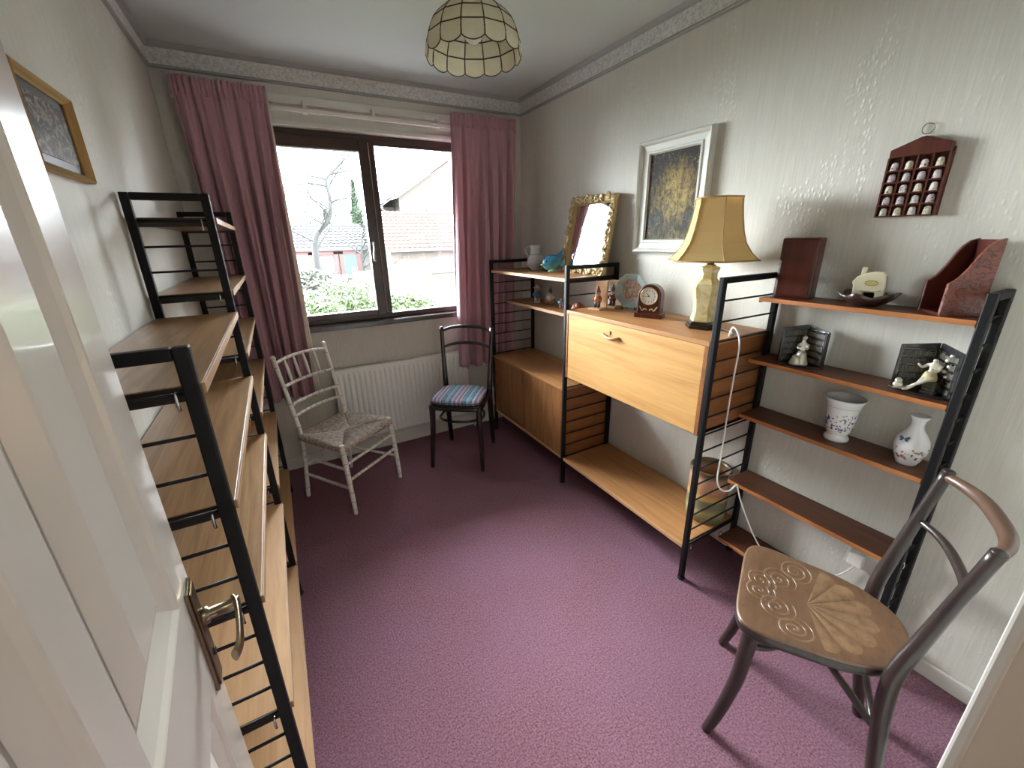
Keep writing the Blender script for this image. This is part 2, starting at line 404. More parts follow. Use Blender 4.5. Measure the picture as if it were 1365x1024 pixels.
curtain('long dusky pink curtain left of the window, behind the dark wood shelves', -.285, .125, -.24, .085, 2.288, .55, 2.822, 5.5, True)
curtain('long dusky pink curtain right of the window, behind the black chair and ladder', 1.16, 1.655, 1.13, 1.60, 2.278, .56, 2.800, 6, False)

# radiator
rad = thing('radiator', 'white ribbed panel radiator under the window', 'radiator', (.71, 2.87, .14))
b = MB()
x0, x1, nr = .222, 1.212, 27
pitch = (x1-x0-.04)/nr
def RP(u, v):
    x = lerp(x0, x1, u); z = lerp(.145, .672, v)
    q = ((x-x0-.02)/pitch) % 1.0
    e = min(1, max(0, (.672-z-.03)/.018))*min(1, max(0, (z-.175)/.018))
    inside = (x > x0+.02) and (x < x1-.02)
    d = .016*e*(min(1, max(0, 1.35-abs(q-.5)*2*1.75)/.55) if inside else 0)
    return (x, 2.866-d+(.006 if v in (0, 1) else 0), z)
b.grid(RP, 270, 30); b.build('front_panel', M['rad'], rad, fix=False)
b = MB(); b.box(x0, x1, 2.864, 2.872, .145, .672); b.box(x0, x0+.006, 2.862, 2.905, .16, .66); b.box(x1-.006, x1, 2.862, 2.905, .16, .66)
b.box(x0, x1, 2.868, 2.905, .664, .672)
b.build('casing', M['rad'], rad)
b = MB(); b.tube(cr([(x1-.03, 2.885, .165), (x1+.03, 2.885, .165), (x1+.045, 2.885, .15), (x1+.045, 2.885, 0)]), .0075, 8)
b.build('pipe', M['white_trim'], rad)
MB().lathe([(.012,0),(.014,.02),(.017,.03),(.017,.06),(.012,.066)], (x1+.045, 2.885, .15), 12).build('valve', M['white_trim'], rad)
b = MB(); b.tube(cr([(x0+.03, 2.885, .165), (x0-.02, 2.885, .165), (x0-.035, 2.885, .15), (x0-.035, 2.885, 0)]), .0075, 8)
b.build('pipe', M['white_trim'], rad)

# ------------------------------------------------------------------ door (open, seen along its face)
door = root_struct('door_1', (-.1343, -.018, 0), math.radians(5.204))   # local +y along the leaf, +x the face seen
DW = .69
stile, TH = .089, .036
py = [(stile, stile+.230), (DW-stile-.230, DW-stile)]
rows = [(.20, .882), (1.045, 1.90)]
b = MB()   # stiles and rails
b.box(-TH, 0, 0, stile, .006, 1.98); b.box(-TH, 0, DW-stile, DW, .006, 1.98); b.box(-TH, 0, py[0][1], py[1][0], .006, 1.98)
for (a0, a1) in py:
    for z0, z1 in ((.006, rows[0][0]), (rows[0][1], rows[1][0]), (rows[1][1], 1.98)):
        b.box(-TH, 0, a0, a1, z0, z1)
b.build('stiles_and_rails', M['white_gloss'], door, world=False)
for (a0, a1) in py:
    for z0, z1 in rows:
        p = MB(); mw_, dp = .030, .011
        def ring(i, x): return [(x, a0+i, z0+i), (x, a1-i, z0+i), (x, a1-i, z1-i), (x, a0+i, z1-i)]
        rs = [ring(0, 0.0), ring(.003, -.001), ring(.010, -.005), ring(.036, -.013), ring(.040, -.013), ring(.070, -.002), ring(.074, -.001)]
        vs = [q for r_ in rs for q in r_]; fs = []
        for i in range(len(rs)-1):
            for k in range(4): fs.append((i*4+k, i*4+(k+1) % 4, (i+1)*4+(k+1) % 4, (i+1)*4+k))
        fs.append([(len(rs)-1)*4+k for k in range(4)])
        p.add(vs, fs); p.box(-TH+.01, -.013, a0, a1, z0, z1)
        p.build('panel', M['white_gloss'], door, world=False)
b = MB()
hy = DW-.036
b.prism([(hy-.021, .846), (hy+.021, .846), (hy+.021, 1.037), (hy-.021, 1.037)], (0,0,0), (0,1,0), (0,0,1), (1,0,0), .005)
b.prism([(hy-.016, .851), (hy+.016, .851), (hy+.016, 1.032), (hy-.016, 1.032)], (.005,0,0), (0,1,0), (0,0,1), (1,0,0), .003)
plate = b.build('handle_plate', M['brass'], door, world=False, bevel=.0015)
b = MB(); b.tube([(.006, hy, .975), (.016, hy, .975), (.018, hy, .975), (.050, hy, .975), (.056, hy, .975)], [.014, .013, .009, .009, .010], 12)
b.tube(cr([(.048, hy+.010, .975), (.052, hy-.004, .975), (.054, hy-.04, .974), (.053, hy-.080, .973), (.046, hy-.098, .972)]), .0105, 12, flat=.42, up=(1,0,0))
b.build('lever', M['brass'], door, world=False)
b = MB(); b.tube([(.007, hy, .905), (.011, hy, .905)], .006, 10); b.build('keyhole', M['black_plastic'], door, world=False)
for z in (.25, 1.7): MB().box(.0, .006, -.004, .004, z, z+.09).build('hinge', M['brass'], door, world=False)

# ------------------------------------------------------------------ ladders and shelving
RUNGZ = [.185+.0775*i for i in range(19)]
def ladder(label, xf, xb, y, ztop, pw=.024, pd=.020, group='black steel ladder uprights'):
    """xf: outer x of the front post, xb: outer x of the wall-side post"""
    s = 1 if xb > xf else -1
    root = thing('ladder_upright', label, 'ladder upright', ((xf+xb)/2, y, 0), group=group)
    for e, dirn in ((xf, s), (xb, -s)):
        b = MB(); b.box(e, e+dirn*pw, y-pd/2, y+pd/2, .012, ztop)
        b.build('post', M['steel'], root, bevel=.003)
        MB().lathe([(.004, .030), (.009, .028), (.010, .012), (.016, .010), (.017, .004), (.014, 0)][::-1], (e+dirn*pw/2, y, 0), 14).build('foot', M['steel'], root)
    MB().box(xf+s*pw, xb-s*pw, y-pd/2, y+pd/2, ztop-.022, ztop).build('top_rail', M['steel'], root, bevel=.003)
    for z in RUNGZ:
        if z > ztop-.05: break
        MB().tube([(xf+s*pw, y, z), (xb-s*pw, y, z)], .0036, 8).build('rung', M['steel'], root)
    return root
LA, LB, LC = .8187, 1.7178, 2.632
L0, L1, L2, L3 = 2.734, 1.822, .912, .311
ladder('short black ladder upright nearest the open door, at the near end of the left shelves', -.143, -.366, LA, 1.350)
ladder('tall black ladder upright in the middle of the left shelves', -.143, -.366, LB, 1.661)
ladder('tall black ladder upright at the window end of the left shelves, against the curtain', -.143, -.366, LC, 1.661)
ladder('black ladder upright at the window end of the right wall unit, beside the pink curtain', 1.375, 1.757, L0, 1.355)
ladder('black ladder upright between the sliding-door cabinet and the drop-front desk', 1.375, 1.757, L1, 1.357)
ladder('black ladder upright at the near end of the drop-front desk, beside the table lamp cable', 1.375, 1.757, L2, 1.355)
ladder('shallow black ladder upright at the near end of the right wall, behind the carved-seat chair', 1.600, 1.760, L3, 1.342, pw=.026)

def shelf(label, xf, xb, y0, y1, zt, top, edge, th=.019, group=None, hooks=True, bar=.024):
    """zt: upper face; xf front edge x; boards run along y between two ladders"""
    s = 1 if xb > xf else -1
    root = thing('shelf_board', label, 'shelf', ((xf+xb)/2, (y0+y1)/2, zt-th), group=group)
    MB().box(xf+s*.004, xb, y0+.012, y1-.012, zt-th, zt).build('board', top, root, bevel=.001)
    MB().box(xf, xf+s*.004, y0+.012, y1-.012, zt-th, zt).build('front_lipping', edge, root, bevel=.0008)
    for yy, d in ((y0, 1), (y1, -1)):
        MB().box(xf+s*.006, xb-s*.004, yy+d*.010, yy+d*.014, zt-bar-.004, zt-.002).build('support_bar', M['bar'], root)
        if hooks:
            k = MB(); hx = xf+s*.040; zz = zt-bar
            k.tube(cr([(hx, yy+d*.012, zz+.012), (hx, yy-d*.002, zz+.016), (hx, yy-d*.007, zz+.008), (hx, yy-d*.007, zz-.006), (hx, yy-d*.003, zz-.014)], 4), .0028, 6)
            k.build('hook', M['chrome'], root)
    return root
GL = 'shelves on the left wall'; GR = 'shelves of the right wall unit'
W_, WE = M['walnut'], M['walnut_edge']
xl, xlb = -.138, -.366
for z, lab in ((1.281, 'topmost shelf of the near left bay, level with the short ladder top'), (1.044, 'second shelf down in the near left bay by the door'),
               (.808, 'third shelf down in the near left bay by the door'), (.488, 'fourth shelf down in the near left bay, beside the door handle'),
               (.168, 'lowest shelf of the near left bay, just above the carpet')):
    pale = z < .6
    shelf(lab, xl, xlb, LA, LB, z, M['teak_pale'] if pale else W_, WE, group=GL)
for z, lab in ((1.590, 'topmost shelf of the far left bay, beside the left curtain'), (1.352, 'second shelf down in the far left bay beside the curtain'),
               (1.125, 'third shelf down in the far left bay, left of the white chair back'), (.888, 'fourth shelf down in the far left bay, behind the white chair'),
               (.560, 'fifth shelf down in the far left bay, behind the white chair seat'), (.170, 'lowest shelf of the far left bay, above the carpet')):
    shelf(lab, xl, xlb, LB, LC, z, M['teak_pale'] if z < .7 else W_, WE, group=GL)
T_, TE = M['teak'], M['teak_pale']
shelf('teak shelf holding the jug, blue fish and gilt mirror', 1.380, 1.752, L1, L0, 1.287, T_, TE, group=GR, hooks=False)
shelf('narrower teak shelf of small figurines under the jug shelf', 1.500, 1.752, L1, L0, 1.058, T_, TE, group=GR, hooks=False)
shelf('long low teak shelf under the drop-front desk', 1.378, 1.752, L2, L1, .186, T_, TE, group=GR, hooks=True)
D_, DE = M['dark_teak'], M['dark_teak_edge']
for z, lab in ((1.268, 'topmost narrow dark shelf holding the carved letter rack'), (1.023, 'narrow dark shelf holding the two black figurine scenes'),
               (.781, 'narrow dark shelf holding the two white floral vases'), (.461, 'empty narrow dark shelf under the floral vases'),
               (.148, 'lowest narrow dark shelf, partly hidden by the carved-seat chair')):
    shelf(lab, 1.605, 1.757, L3, L2, z, D_, DE, th=.015, group=GR, hooks=(z < .5), bar=.016)

# low cabinet with sliding doors
cab = thing('sliding_door_cabinet', 'low teak cabinet with two sliding doors by the window corner', 'cabinet', (1.56, 2.278, .165))
y0, y1, z0, z1 = L1+.013, L0-.013, .165, .643
x0, x1 = 1.378, 1.752
MB().box(x0, x1, y0, y1, z1-.018, z1).build('top', M['teak'], cab, bevel=.001)
MB().box(x0+.004, x1, y0, y1, z0, z0+.018).build('bottom', M['teak_pale'], cab, bevel=.001)
for yy in (y0, y1-.016): MB().box(x0+.004, x1, yy, yy+.016, z0+.018, z1-.018).build('side_panel', M['teak_x'], cab)
MB().box(x1-.008, x1-.002, y0+.016, y1-.016, z0+.018, z1-.018).build('back_panel', M['teak_z'], cab)
ym = (y0+y1)/2
d1 = MB().box(x0+.012, x0+.022, y0+.018, ym+.02, z0+.020, z1-.020).build('sliding_door', M['teak_z'], cab, bevel=.001)
d2 = MB().box(x0+.026, x0+.036, ym-.02, y1-.018, z0+.020, z1-.020).build('sliding_door', M['teak_z'], cab, bevel=.001)
MB().box(x0+.009, x0+.013, ym+.006, ym+.018, z0+.022, z1-.022).build('door_pull', M['teak_x'], d1)
MB().box(x0+.010, x0+.038, y0+.016, y1-.016, z0+.018, z0+.021).build('runner', M['teak_x'], cab)

# drop front desk cabinet
dk = thing('drop_front_desk', 'teak cabinet with a drop-front flap and a carved pull', 'cabinet', (1.56, 1.367, .726))
y0, y1, z0, z1 = L2+.013, L1-.013, .726, 1.118
MB().box(x0, x1, y0, y1, z1-.018, z1).build('top', M['teak'], dk, bevel=.001)
MB().box(x0+.004, x1, y0, y1, z0, z0+.016).build('bottom', M['teak'], dk, bevel=.001)
for yy in (y0, y1-.016): MB().box(x0, x1, yy, yy+.016, z0, z1-.018).build('side_panel', M['teak_x'], dk, bevel=.001)
MB().box(x1-.008, x1-.002, y0+.016, y1-.016, z0+.016, z1-.018).build('back_panel', M['teak_x'], dk)
fl = MB().box(x0+.002, x0+.018, y0+.018, y1-.018, z0+.002, z1-.020).build('drop_front', M['teak_desk'], dk, bevel=.001)
hy_, hz_ = 1.455, 1.035
b = MB(); b.tube(cr([(x0-.000, hy_+.052, hz_+.008), (x0-.010, hy_+.035, hz_+.002), (x0-.018, hy_, hz_-.005), (x0-.014, hy_-.038, hz_-.004), (x0-.000, hy_-.056, hz_+.002)]), [.004]*4+[.007]*5+[.009]*5+[.010]*5+[.010]*6, 10, flat=.7)
b.build('carved_pull', M['teak_pale'], fl)
b = MB(); b.tube([(x0+.002, hy_+.002, hz_+.024), (x0-.001, hy_+.002, hz_+.024)], .004, 10); b.box(x0-.0012, x0+.002, hy_, hy_+.004, hz_+.008, hz_+.024)
b.build('keyhole', M['black_plastic'], fl)

#@@OBJECTS@@
# ------------------------------------------------------------------ chairs
def quad(t, a, b, c):   # quadratic through a (t=0), b (t=.5), c (t=1)
    a, b, c = Vector(a), Vector(b), Vector(c)
    return a*(1-t)*(1-2*t) + b*4*t*(1-t) + c*t*(2*t-1)
def arc3(a, b, c, n=16): return [quad(i/n, a, b, c) for i in range(n+1)]

# white bamboo-style chair; local x = side (photo right), y = forward
M['cream_paint'] = mat('chipped_cream_paint', srgb(232, 228, 222), .35)
_m = M['cream_paint']; _v = coords(_m, (1,1,1)); _n = noise(_m, _v, 45, 5, .7)
setc(_m, ramp(_m, _n, [(.30, srgb(150, 134, 112)), (.40, srgb(230, 226, 219)), (1, srgb(238, 235, 230))]))
M['ring_brown'] = mat('dark_ring_lines', srgb(96, 78, 66), .5)
M['rush'] = mat('woven_rush', srgb(176, 156, 132), .6)
_m = M['rush']; _v = coords(_m, (60, 60, 60), rnd=True); setc(_m, ramp(_m, noise(_m, _v, 1, 3), [(.3, srgb(140, 124, 112)), (.7, srgb(206, 194, 182))]))
th = math.radians(-52.7)
wc = thing('side_chair', 'white painted bamboo-style chair with a woven rush seat', 'chair', (.209, 2.466, 0), th-PI/2)
# local frame: forward=+y, photo-right = +x is (-sin,cos) of th -> handled with x = -s
def bamboo(m_, pts, r, nodes_=6, k=8):
    P = cr(pts, 8); N = len(P); P2 = []; R = []; idx = []
    step = max(2, int(N/(nodes_+1)))
    m_.tube(P, [rr*(1.0) for rr in ([lerp(r[0], r[1], i/(N-1)) for i in range(N)])], k, 0)
    L = [i for i in range(step, N-1, step)]
    for i in L:
        p = P[i]; t = (P[min(i+1, N-1)]-P[i-1]).normalized(); rr = lerp(r[0], r[1], i/(N-1))
        m_.tube([p-t*.0045, p-t*.003, p-t*.0012, p+t*.0012, p+t*.003, p+t*.0045], [rr*.98, rr*1.12, rr*1.14, rr*1.14, rr*1.12, rr*.98], k, 0)
        m_.tube([p-t*.0011, p+t*.0011], rr*1.17, k, 1)
CM = [M['cream_paint'], M['ring_brown']]
def S(s, f, z): return Vector((-s, f, z))
HS = .431
for sg in (-1, 1):
    m_ = MB(); bamboo(m_, [S(sg*.205, .202, 0), S(sg*.204, .192, .2), S(sg*.198, .170, HS-.005)], (.012, .016), 5)
    m_.lathe([(.016,0),(.015,.010),(.006,.014)], S(sg*.198, .170, HS-.006), 10)
    m_.build('leg', CM, wc, world=False)
    m_ = MB(); bamboo(m_, [S(sg*.182, -.205, 0), S(sg*.176, -.182, .22), S(sg*.173, -.172, HS), S(sg*.176, -.205, .62), S(sg*.180, -.262, .885)], (.012, .012), 10)
    m_.lathe([(.009, 0), (.014, .006), (.015, .014), (.009, .022), (.002, .025)], S(sg*.180, -.264, .882), 10)
    m_.build('leg', CM, wc, world=False)
def backpt(z, s):  # point on the back plane between posts, bowed backwards
    t = (z-.431)/(.885-.431); return S(s, lerp(-.172, -.262, max(0,t)**1.3), z)
def railpts(z, bow, drop=0):
    a, c = backpt(z, -.172), backpt(z, .172); mid = (a+c)/2+Vector((0, -bow, drop)); return arc3(a, mid, c, 10)
rz_ = [(.862, .034, .010), (.725, .034, 0), (.612, .030, 0), (.545, .028, 0)]
for z, bw, dr in rz_:
    m_ = MB(); bamboo(m_, railpts(z, bw, dr)[::2], (.0095, .0095), 6); m_.build('back_rail', CM, wc, world=False)
for q in (.2, .4, .6, .8):
    a = quad(q, *[railpts(.862, .034, .010)[i] for i in (0, 5, 10)]); c = quad(q, *[railpts(.725, .034, 0)[i] for i in (0, 5, 10)])
    m_ = MB(); m_.tube([a, vl(a, c, .2), vl(a, c, .5), vl(a, c, .8), c], [.005, .008, .0095, .008, .005], 8); m_.build('spindle', CM, wc, world=False)
def P2(a, b_, z1, z2=None):  # between leg points
    return a, b_
fl_ = lambda sg, z: S(sg*lerp(.205, .198, z/HS), lerp(.202, .170, z/HS), z)
bl_ = lambda sg, z: S(sg*lerp(.182, .173, z/HS), lerp(-.205, -.172, z/HS), z)
for z in (.315, .215): 
    m_ = MB(); bamboo(m_, [fl_(-1, z), vl(fl_(-1, z), fl_(1, z), .5), fl_(1, z)], (.009, .009), 5); m_.build('stretcher', CM, wc, world=False)
for sg in (-1, 1):
    for z in (.285, .165):
        m_ = MB(); bamboo(m_, [fl_(sg, z), vl(fl_(sg, z), bl_(sg, z), .5), bl_(sg, z)], (.0085, .0085), 3); m_.build('stretcher', CM, wc, world=False)
m_ = MB(); bamboo(m_, [bl_(-1, .22), vl(bl_(-1, .22), bl_(1, .22), .5), bl_(1, .22)], (.0085, .0085), 4); m_.build('stretcher', CM, wc, world=False)
# rush seat: strands run over each rail and mitre along the diagonals
fr = [S(-.200, .178, HS-.004), S(.200, .178, HS-.004), S(.176, -.176, HS-.002), S(-.176, -.176, HS-.002)]
cen = [S(-.03, 0, HS-.014), S(.03, 0, HS-.014)]
seat = MB(); corner = [fr[0], fr[1], fr[2], fr[3]]
def strands(a, b_, ca, cb, inward, n):
    for i in range(n):
        t = (i+.5)/n; e = vl(a, b_, t)
        # inner end on mitre lines
        if t < .5: q = vl(a, ca, min(1, t*2)) if True else ca
        else: q = vl(b_, cb, min(1, (1-t)*2))
        q = Vector((e.x if abs(inward[1]) > 0 else q.x, q.y if abs(inward[1]) > 0 else e.y, q.z))
        w_ = (b_-a).length/n*.52; iw = Vector(inward)
        o_ = e-iw*.016
        seat.tube([o_+Vector((0,0,-.026)), o_-iw*.004+Vector((0,0,-.012)), o_+Vector((0,0,.001)), e+Vector((0,0,.004)), vl(e, q, .5), q+Vector((0,0,-.001))], w_, 5, 0)
strands(fr[1], fr[0], cen[1], cen[0], (0, -1, 0), 46)
strands(fr[3], fr[2], cen[0], cen[1], (0, 1, 0), 42)
strands(fr[0], fr[3], cen[0], cen[0], (-1, 0, 0), 42)
strands(fr[2], fr[1], cen[1], cen[1], (1, 0, 0), 42)
seat.hexa([f+Vector((0,0,-.028)) for f in fr], [f+Vector((0,0,-.008)) for f in fr])
seat.build('rush_seat', M['rush'], wc, world=False)

# bentwood chairs
def outline(ws_f, ws_b, df, db, kind, n=64):
    pts = []
    for i in range(n):
        a = 2*PI*i/n; c_, s_ = math.cos(a), math.sin(a)
        if kind == 'shield': e = 5.5 if s_ > 0 else 2.5
        else: e = 5.0 if s_ > 0 else 4.0
        x = math.copysign(abs(c_)**(2/e), c_); y = math.copysign(abs(s_)**(2/e), s_)
        Y = y*(df if y > 0 else db)
        tt = (y+1)/2; wdt = lerp(ws_b, ws_f, tt)
        pts.append((x*wdt, Y))
    return pts
def bent_chair(name_root, d, wood_m, seat_m, kind):
    root = name_root; hs = d['hs']
    poly = outline(d['wsf'], d['wsb'], d['dsf'], d['dsb'], kind)
    n = len(poly)
    def lay(m_, sc_, z, mi=0): return [(p[0]*sc_, p[1]*sc_, z) for p in poly]
    # seat frame (rim) and seat panel
    m_ = MB(); rings_ = [lay(m_, .985, hs-.034), lay(m_, 1.0, hs-.028), lay(m_, 1.0, hs-.008), lay(m_, .97, hs-.006), lay(m_, .90, hs-.010), lay(m_, .90, hs-.034)]
    vs = [q for r_ in rings_ for q in r_]; fs = [(i*n+k, i*n+(k+1) % n, ((i+1) % 6)*n+(k+1) % n, ((i+1) % 6)*n+k) for i in range(6) for k in range(n)]
    m_.add(vs, fs, 0, True); m_.build('seat_frame', wood_m, root, world=False)
    m_ = MB(); rings_ = [lay(m_, .985, hs-.008), lay(m_, 1.005, hs-.004), lay(m_, 1.0, hs+.001), lay(m_, .97, hs+.003), lay(m_, .75, hs), lay(m_, .5, hs-.004), lay(m_, .25, hs-.006), lay(m_, .02, hs-.006)]
    vs = [q for r_ in rings_ for q in r_]; fs = [(i*n+k, i*n+(k+1) % n, (i+1)*n+(k+1) % n, (i+1)*n+k) for i in range(7) for k in range(n)]
    fs.append([7*n+k for k in range(n)]); fs.append([k for k in range(n)][::-1]); m_.add(vs, fs, 0, True)
    m_.build('seat', seat_m, root, world=False)
    # front legs
    for sg in (-1, 1):
        m_ = MB(); f0 = (sg*d['wf'], d['df'], 0); tx = sg*d['lf']; ty = d['ldf']
        P = cr([(tx, ty, hs-.012), (tx*1.0, ty+.004, hs-.10), (lerp(tx, f0[0], .35), lerp(ty, f0[1], .2), hs*.52), (lerp(tx, f0[0], .75), lerp(ty, f0[1], .62), hs*.2), f0], 6)
        N = len(P); m_.tube(P, [lerp(d['rl'], d['rl']*.62, (i/(N-1))) for i in range(N)], 12); m_.build('leg', wood_m, root, world=False)
        # rear leg running up into the back post
        m_ = MB(); P = cr([(sg*d['wb'], -d['db'], 0), (sg*lerp(d['wb'], d['wm'], .6), -lerp(d['db'], d['dm'], .6), hs*.45), (sg*d['wm'], -d['dm'], hs-.01), (sg*lerp(d['wm'], d['wt'], .4), -lerp(d['dm'], d['dt'], .35), lerp(hs, d['ht'], .4)), (sg*d['wt'], -d['dt'], d['ht'])], 6)
        N = len(P); m_.tube(P, [d['rb']*(.72+.28*math.sin(PI*min(1, i/(N-1)*1.15))) for i in range(N)], 12)
        m_.ball(P[-1], d['rb']*.74, 8, 0, .5)
        m_.build('leg', wood_m, root, world=False)
    def post(sg, z):
        t = (z-hs)/(d['ht']-hs); return Vector((sg*lerp(d['wm'], d['wt'], t), -lerp(d['dm'], d['dt'], t**.95), z))
    for z, rr, bow_ in d['rails']:
        a, c = post(-1, z), post(1, z); mid = (a+c)/2+Vector((0, -d['bow'], d.get('arch', 0)))
        pts = [a]; 
        for i in range(1, 24):
            t = i/24; q = abs(2*t-1)**2.8; pts.append(vl(a, c, t)+Vector((0, -bow_*(1-q), d.get('arch', 0)*(1-q))))
        pts.append(c)
        m_ = MB(); m_.tube(pts, [rr*(.78+.3*math.sin(PI*i/24)) for i in range(25)], 12); m_.build('back_rail', d.get('rail_m', wood_m) if z > .8 else wood_m, root, world=False)
    return root
# dark bentwood chair with the woven cushion
th = math.radians(-129.2)
bc = thing('side_chair', 'black bentwood chair with a turquoise patterned cushion', 'chair', (.980, 2.465, 0), th-PI/2)
bent_chair(bc, dict(hs=.462, wsf=.192, wsb=.172, dsf=.178, dsb=.185, wf=.180, df=.183, lf=.162, ldf=.145, wb=.168, db=.226, wm=.164, dm=.172, wt=.186, dt=.225, ht=.905,
     rl=.0215, rb=.0200, rails=[(.880, .0120, .050), (.760, .0110, .050)], bow=.050, arch=.026), M['black_wood'], M['black_wood'], 'round')
m_ = MB()
rg = [(.135*math.cos(a), -.005+.135*math.sin(a), .318+.02*abs(math.sin(a))) for a in [2*PI*i/40 for i in range(40)]]
rg = [(math.copysign(min(abs(p[0])*1.16, .152), p[0]), p[1]*1.1, p[2]) for p in rg]
m_.tube(rg, .0085, 8, closed=True); m_.build('hoop_stretcher', M['black_wood'], bc, world=False)
M['cushion'] = mat('woven_cushion_cloth', srgb(90, 140, 170), .85, spec=.15)
_m = M['cushion']; N_, L_, B_ = nodes(_m); _v = coords(_m, (1,1,1)); _s = N_.new('ShaderNodeSeparateXYZ'); L_.new(_v, _s.inputs[0])
_fx = mathn(_m, 'FRACT', mathn(_m, 'MULTIPLY', mathn(_m, 'ADD', _s.outputs[0], .5), 7.2))
_st = ramp(_m, _fx, [(0, srgb(34,110,132)), (.10, srgb(24,150,160)), (.16, srgb(60,70,120)), (.22, srgb(176,190,204)), (.30, srgb(150,86,110)), (.42, srgb(190,188,196)), (.5, srgb(120,84,118)), (.62, srgb(184,192,206)), (.72, srgb(44,72,136)), (.80, srgb(26,146,160)), (.9, srgb(160,176,196)), (1, srgb(34,110,132))])
N_['Color Ramp'].color_ramp.interpolation = 'CONSTANT' if 'Color Ramp' in N_ else 'LINEAR'
_w = N_.new('ShaderNodeTexWave'); _w.inputs['Scale'].default_value = 26; _w.bands_direction = 'Y'; _w.inputs['Distortion'].default_value = 9; _w.inputs['Detail Scale'].default_value = 6; L_.new(_v, _w.inputs['Vector'])
setc(_m, mixc(_m, ramp(_m, _w.outputs['Fac'], [(.4, g(0)), (.6, g(.55))]), _st, srgb(196, 194, 206)))
m_ = MB(); poly = outline(.176, .160, .166, .160, 'round'); n = len(poly)
rr_ = [(.94, .466), (1.0, .472), (1.02, .484), (.985, .497), (.90, .503), (.6, .508), (.3, .509), (.02, .509)]
m_.add([(p[0]*q, p[1]*q+.004, z) for q, z in rr_ for p in poly], [(i*n+k, i*n+(k+1) % n, (i+1)*n+(k+1) % n, (i+1)*n+k) for i in range(len(rr_)-1) for k in range(n)]+[[(len(rr_)-1)*n+k for k in range(n)], list(range(n))[::-1]], 0, True)
cu = m_.build('seat_cushion', M['cushion'], None); cu.location = (.980, 2.465, 0); cu.rotation_euler = (0, 0, th-PI/2)
tag(cu, 'turquoise and lilac striped woven cushion on the black chair', 'cushion')
m_ = MB(); m_.tube([(p[0]*1.02, p[1]*1.02+.004, .483) for p in poly], .003, 6, closed=True); pp = m_.build('piping', mat('navy_piping', srgb(60,66,92), .8), cu, world=False)
m_ = MB(); m_.tube(cr([(-.16, -.150, .478), (-.178, -.176, .470), (-.190, -.20, .455), (-.186, -.21, .40), (-.192, -.205, .33)]), .003, 6); m_.build('tie_tape', mat('white_tape', srgb(200,200,205), .8), cu, world=False)

# foreground chair with the embossed seat
M['emboss'] = mat('embossed_seat_veneer', srgb(150, 104, 66), .38, coat=.15)
_m = M['emboss']; N_, L_, B_ = nodes(_m); _v = coords(_m, (1,1,1)); _s = N_.new('ShaderNodeSeparateXYZ'); L_.new(_v, _s.inputs[0])
_x, _y = _s.outputs[0], mathn(_m, 'ADD', _s.outputs[1], -.005)
_r = mathn(_m, 'SQRT', mathn(_m, 'ADD', mathn(_m, 'MULTIPLY', _x, _x), mathn(_m, 'MULTIPLY', _y, _y)))
_a = mathn(_m, 'ARCTAN2', _x, mathn(_m, 'MULTIPLY', _y, -1))
_aa = mathn(_m, 'ABSOLUTE', _a)
# shell: nine lobes fanning towards the back
_lob = mathn(_m, 'ABSOLUTE', mathn(_m, 'COSINE', mathn(_m, 'MULTIPLY', _a, 7.5)))
_edge = mathn(_m, 'ADD', .140, mathn(_m, 'MULTIPLY', _lob, .020))
_in = mathn(_m, 'LESS_THAN', _r, _edge); _fan = mathn(_m, 'LESS_THAN', _aa, 1.36)
_shell = mathn(_m, 'MULTIPLY', mathn(_m, 'MULTIPLY', _in, _fan), mathn(_m, 'ADD', .30, mathn(_m, 'MULTIPLY', mathn(_m, 'POWER', _lob, .8), .70)))
# scrolls in front
_sx = mathn(_m, 'ABSOLUTE', _x)
def spiral(cx, cy, k):
    dx = mathn(_m, 'ADD', _sx, -cx); dy = mathn(_m, 'ADD', _y, -cy)
    rr = mathn(_m, 'SQRT', mathn(_m, 'ADD', mathn(_m, 'MULTIPLY', dx, dx), mathn(_m, 'MULTIPLY', dy, dy)))
    an = mathn(_m, 'ARCTAN2', dy, dx)
    w1 = mathn(_m, 'SINE', mathn(_m, 'ADD', mathn(_m, 'MULTIPLY', rr, k), an))
    return mathn(_m, 'MULTIPLY', ramp(_m, w1, [(.25, g(0)), (.75, g(1))]), mathn(_m, 'LESS_THAN', rr, .046))
_scr = mathn(_m, 'MAXIMUM', mathn(_m, 'MAXIMUM', spiral(.060, .072, 330), spiral(.118, .030, 360)), spiral(.022, .118, 380))
_h = mathn(_m, 'MAXIMUM', _shell, mathn(_m, 'MULTIPLY', _scr, .8))
_gr = noise(_m, coords(_m, (12, 60, 60)), 1.5, 4, .6); _wr = noise(_m, _v, 30, 5, .7)
_base = mixc(_m, _gr, srgb(84, 60, 44), srgb(120, 90, 66))
_c = mixc(_m, mathn(_m, 'MULTIPLY', mathn(_m, 'MULTIPLY', _h, ramp(_m, _wr, [(.3, g(1)), (.62, g(.3))])), .55), _base, srgb(158, 128, 94))
_c = mixc(_m, ramp(_m, _wr, [(.55, g(0)), (.72, g(.5))]), _c, srgb(84, 56, 40)); setc(_m, _c)
bump(_m, mathn(_m, 'ADD', _h, mathn(_m, 'MULTIPLY', _gr, .1)), .8, .004)
th = math.radians(116.7)
fc = thing('side_chair', 'dark bentwood chair with an embossed shell pattern seat, nearest the camera', 'chair', (1.190, .372, 0), th-PI/2)
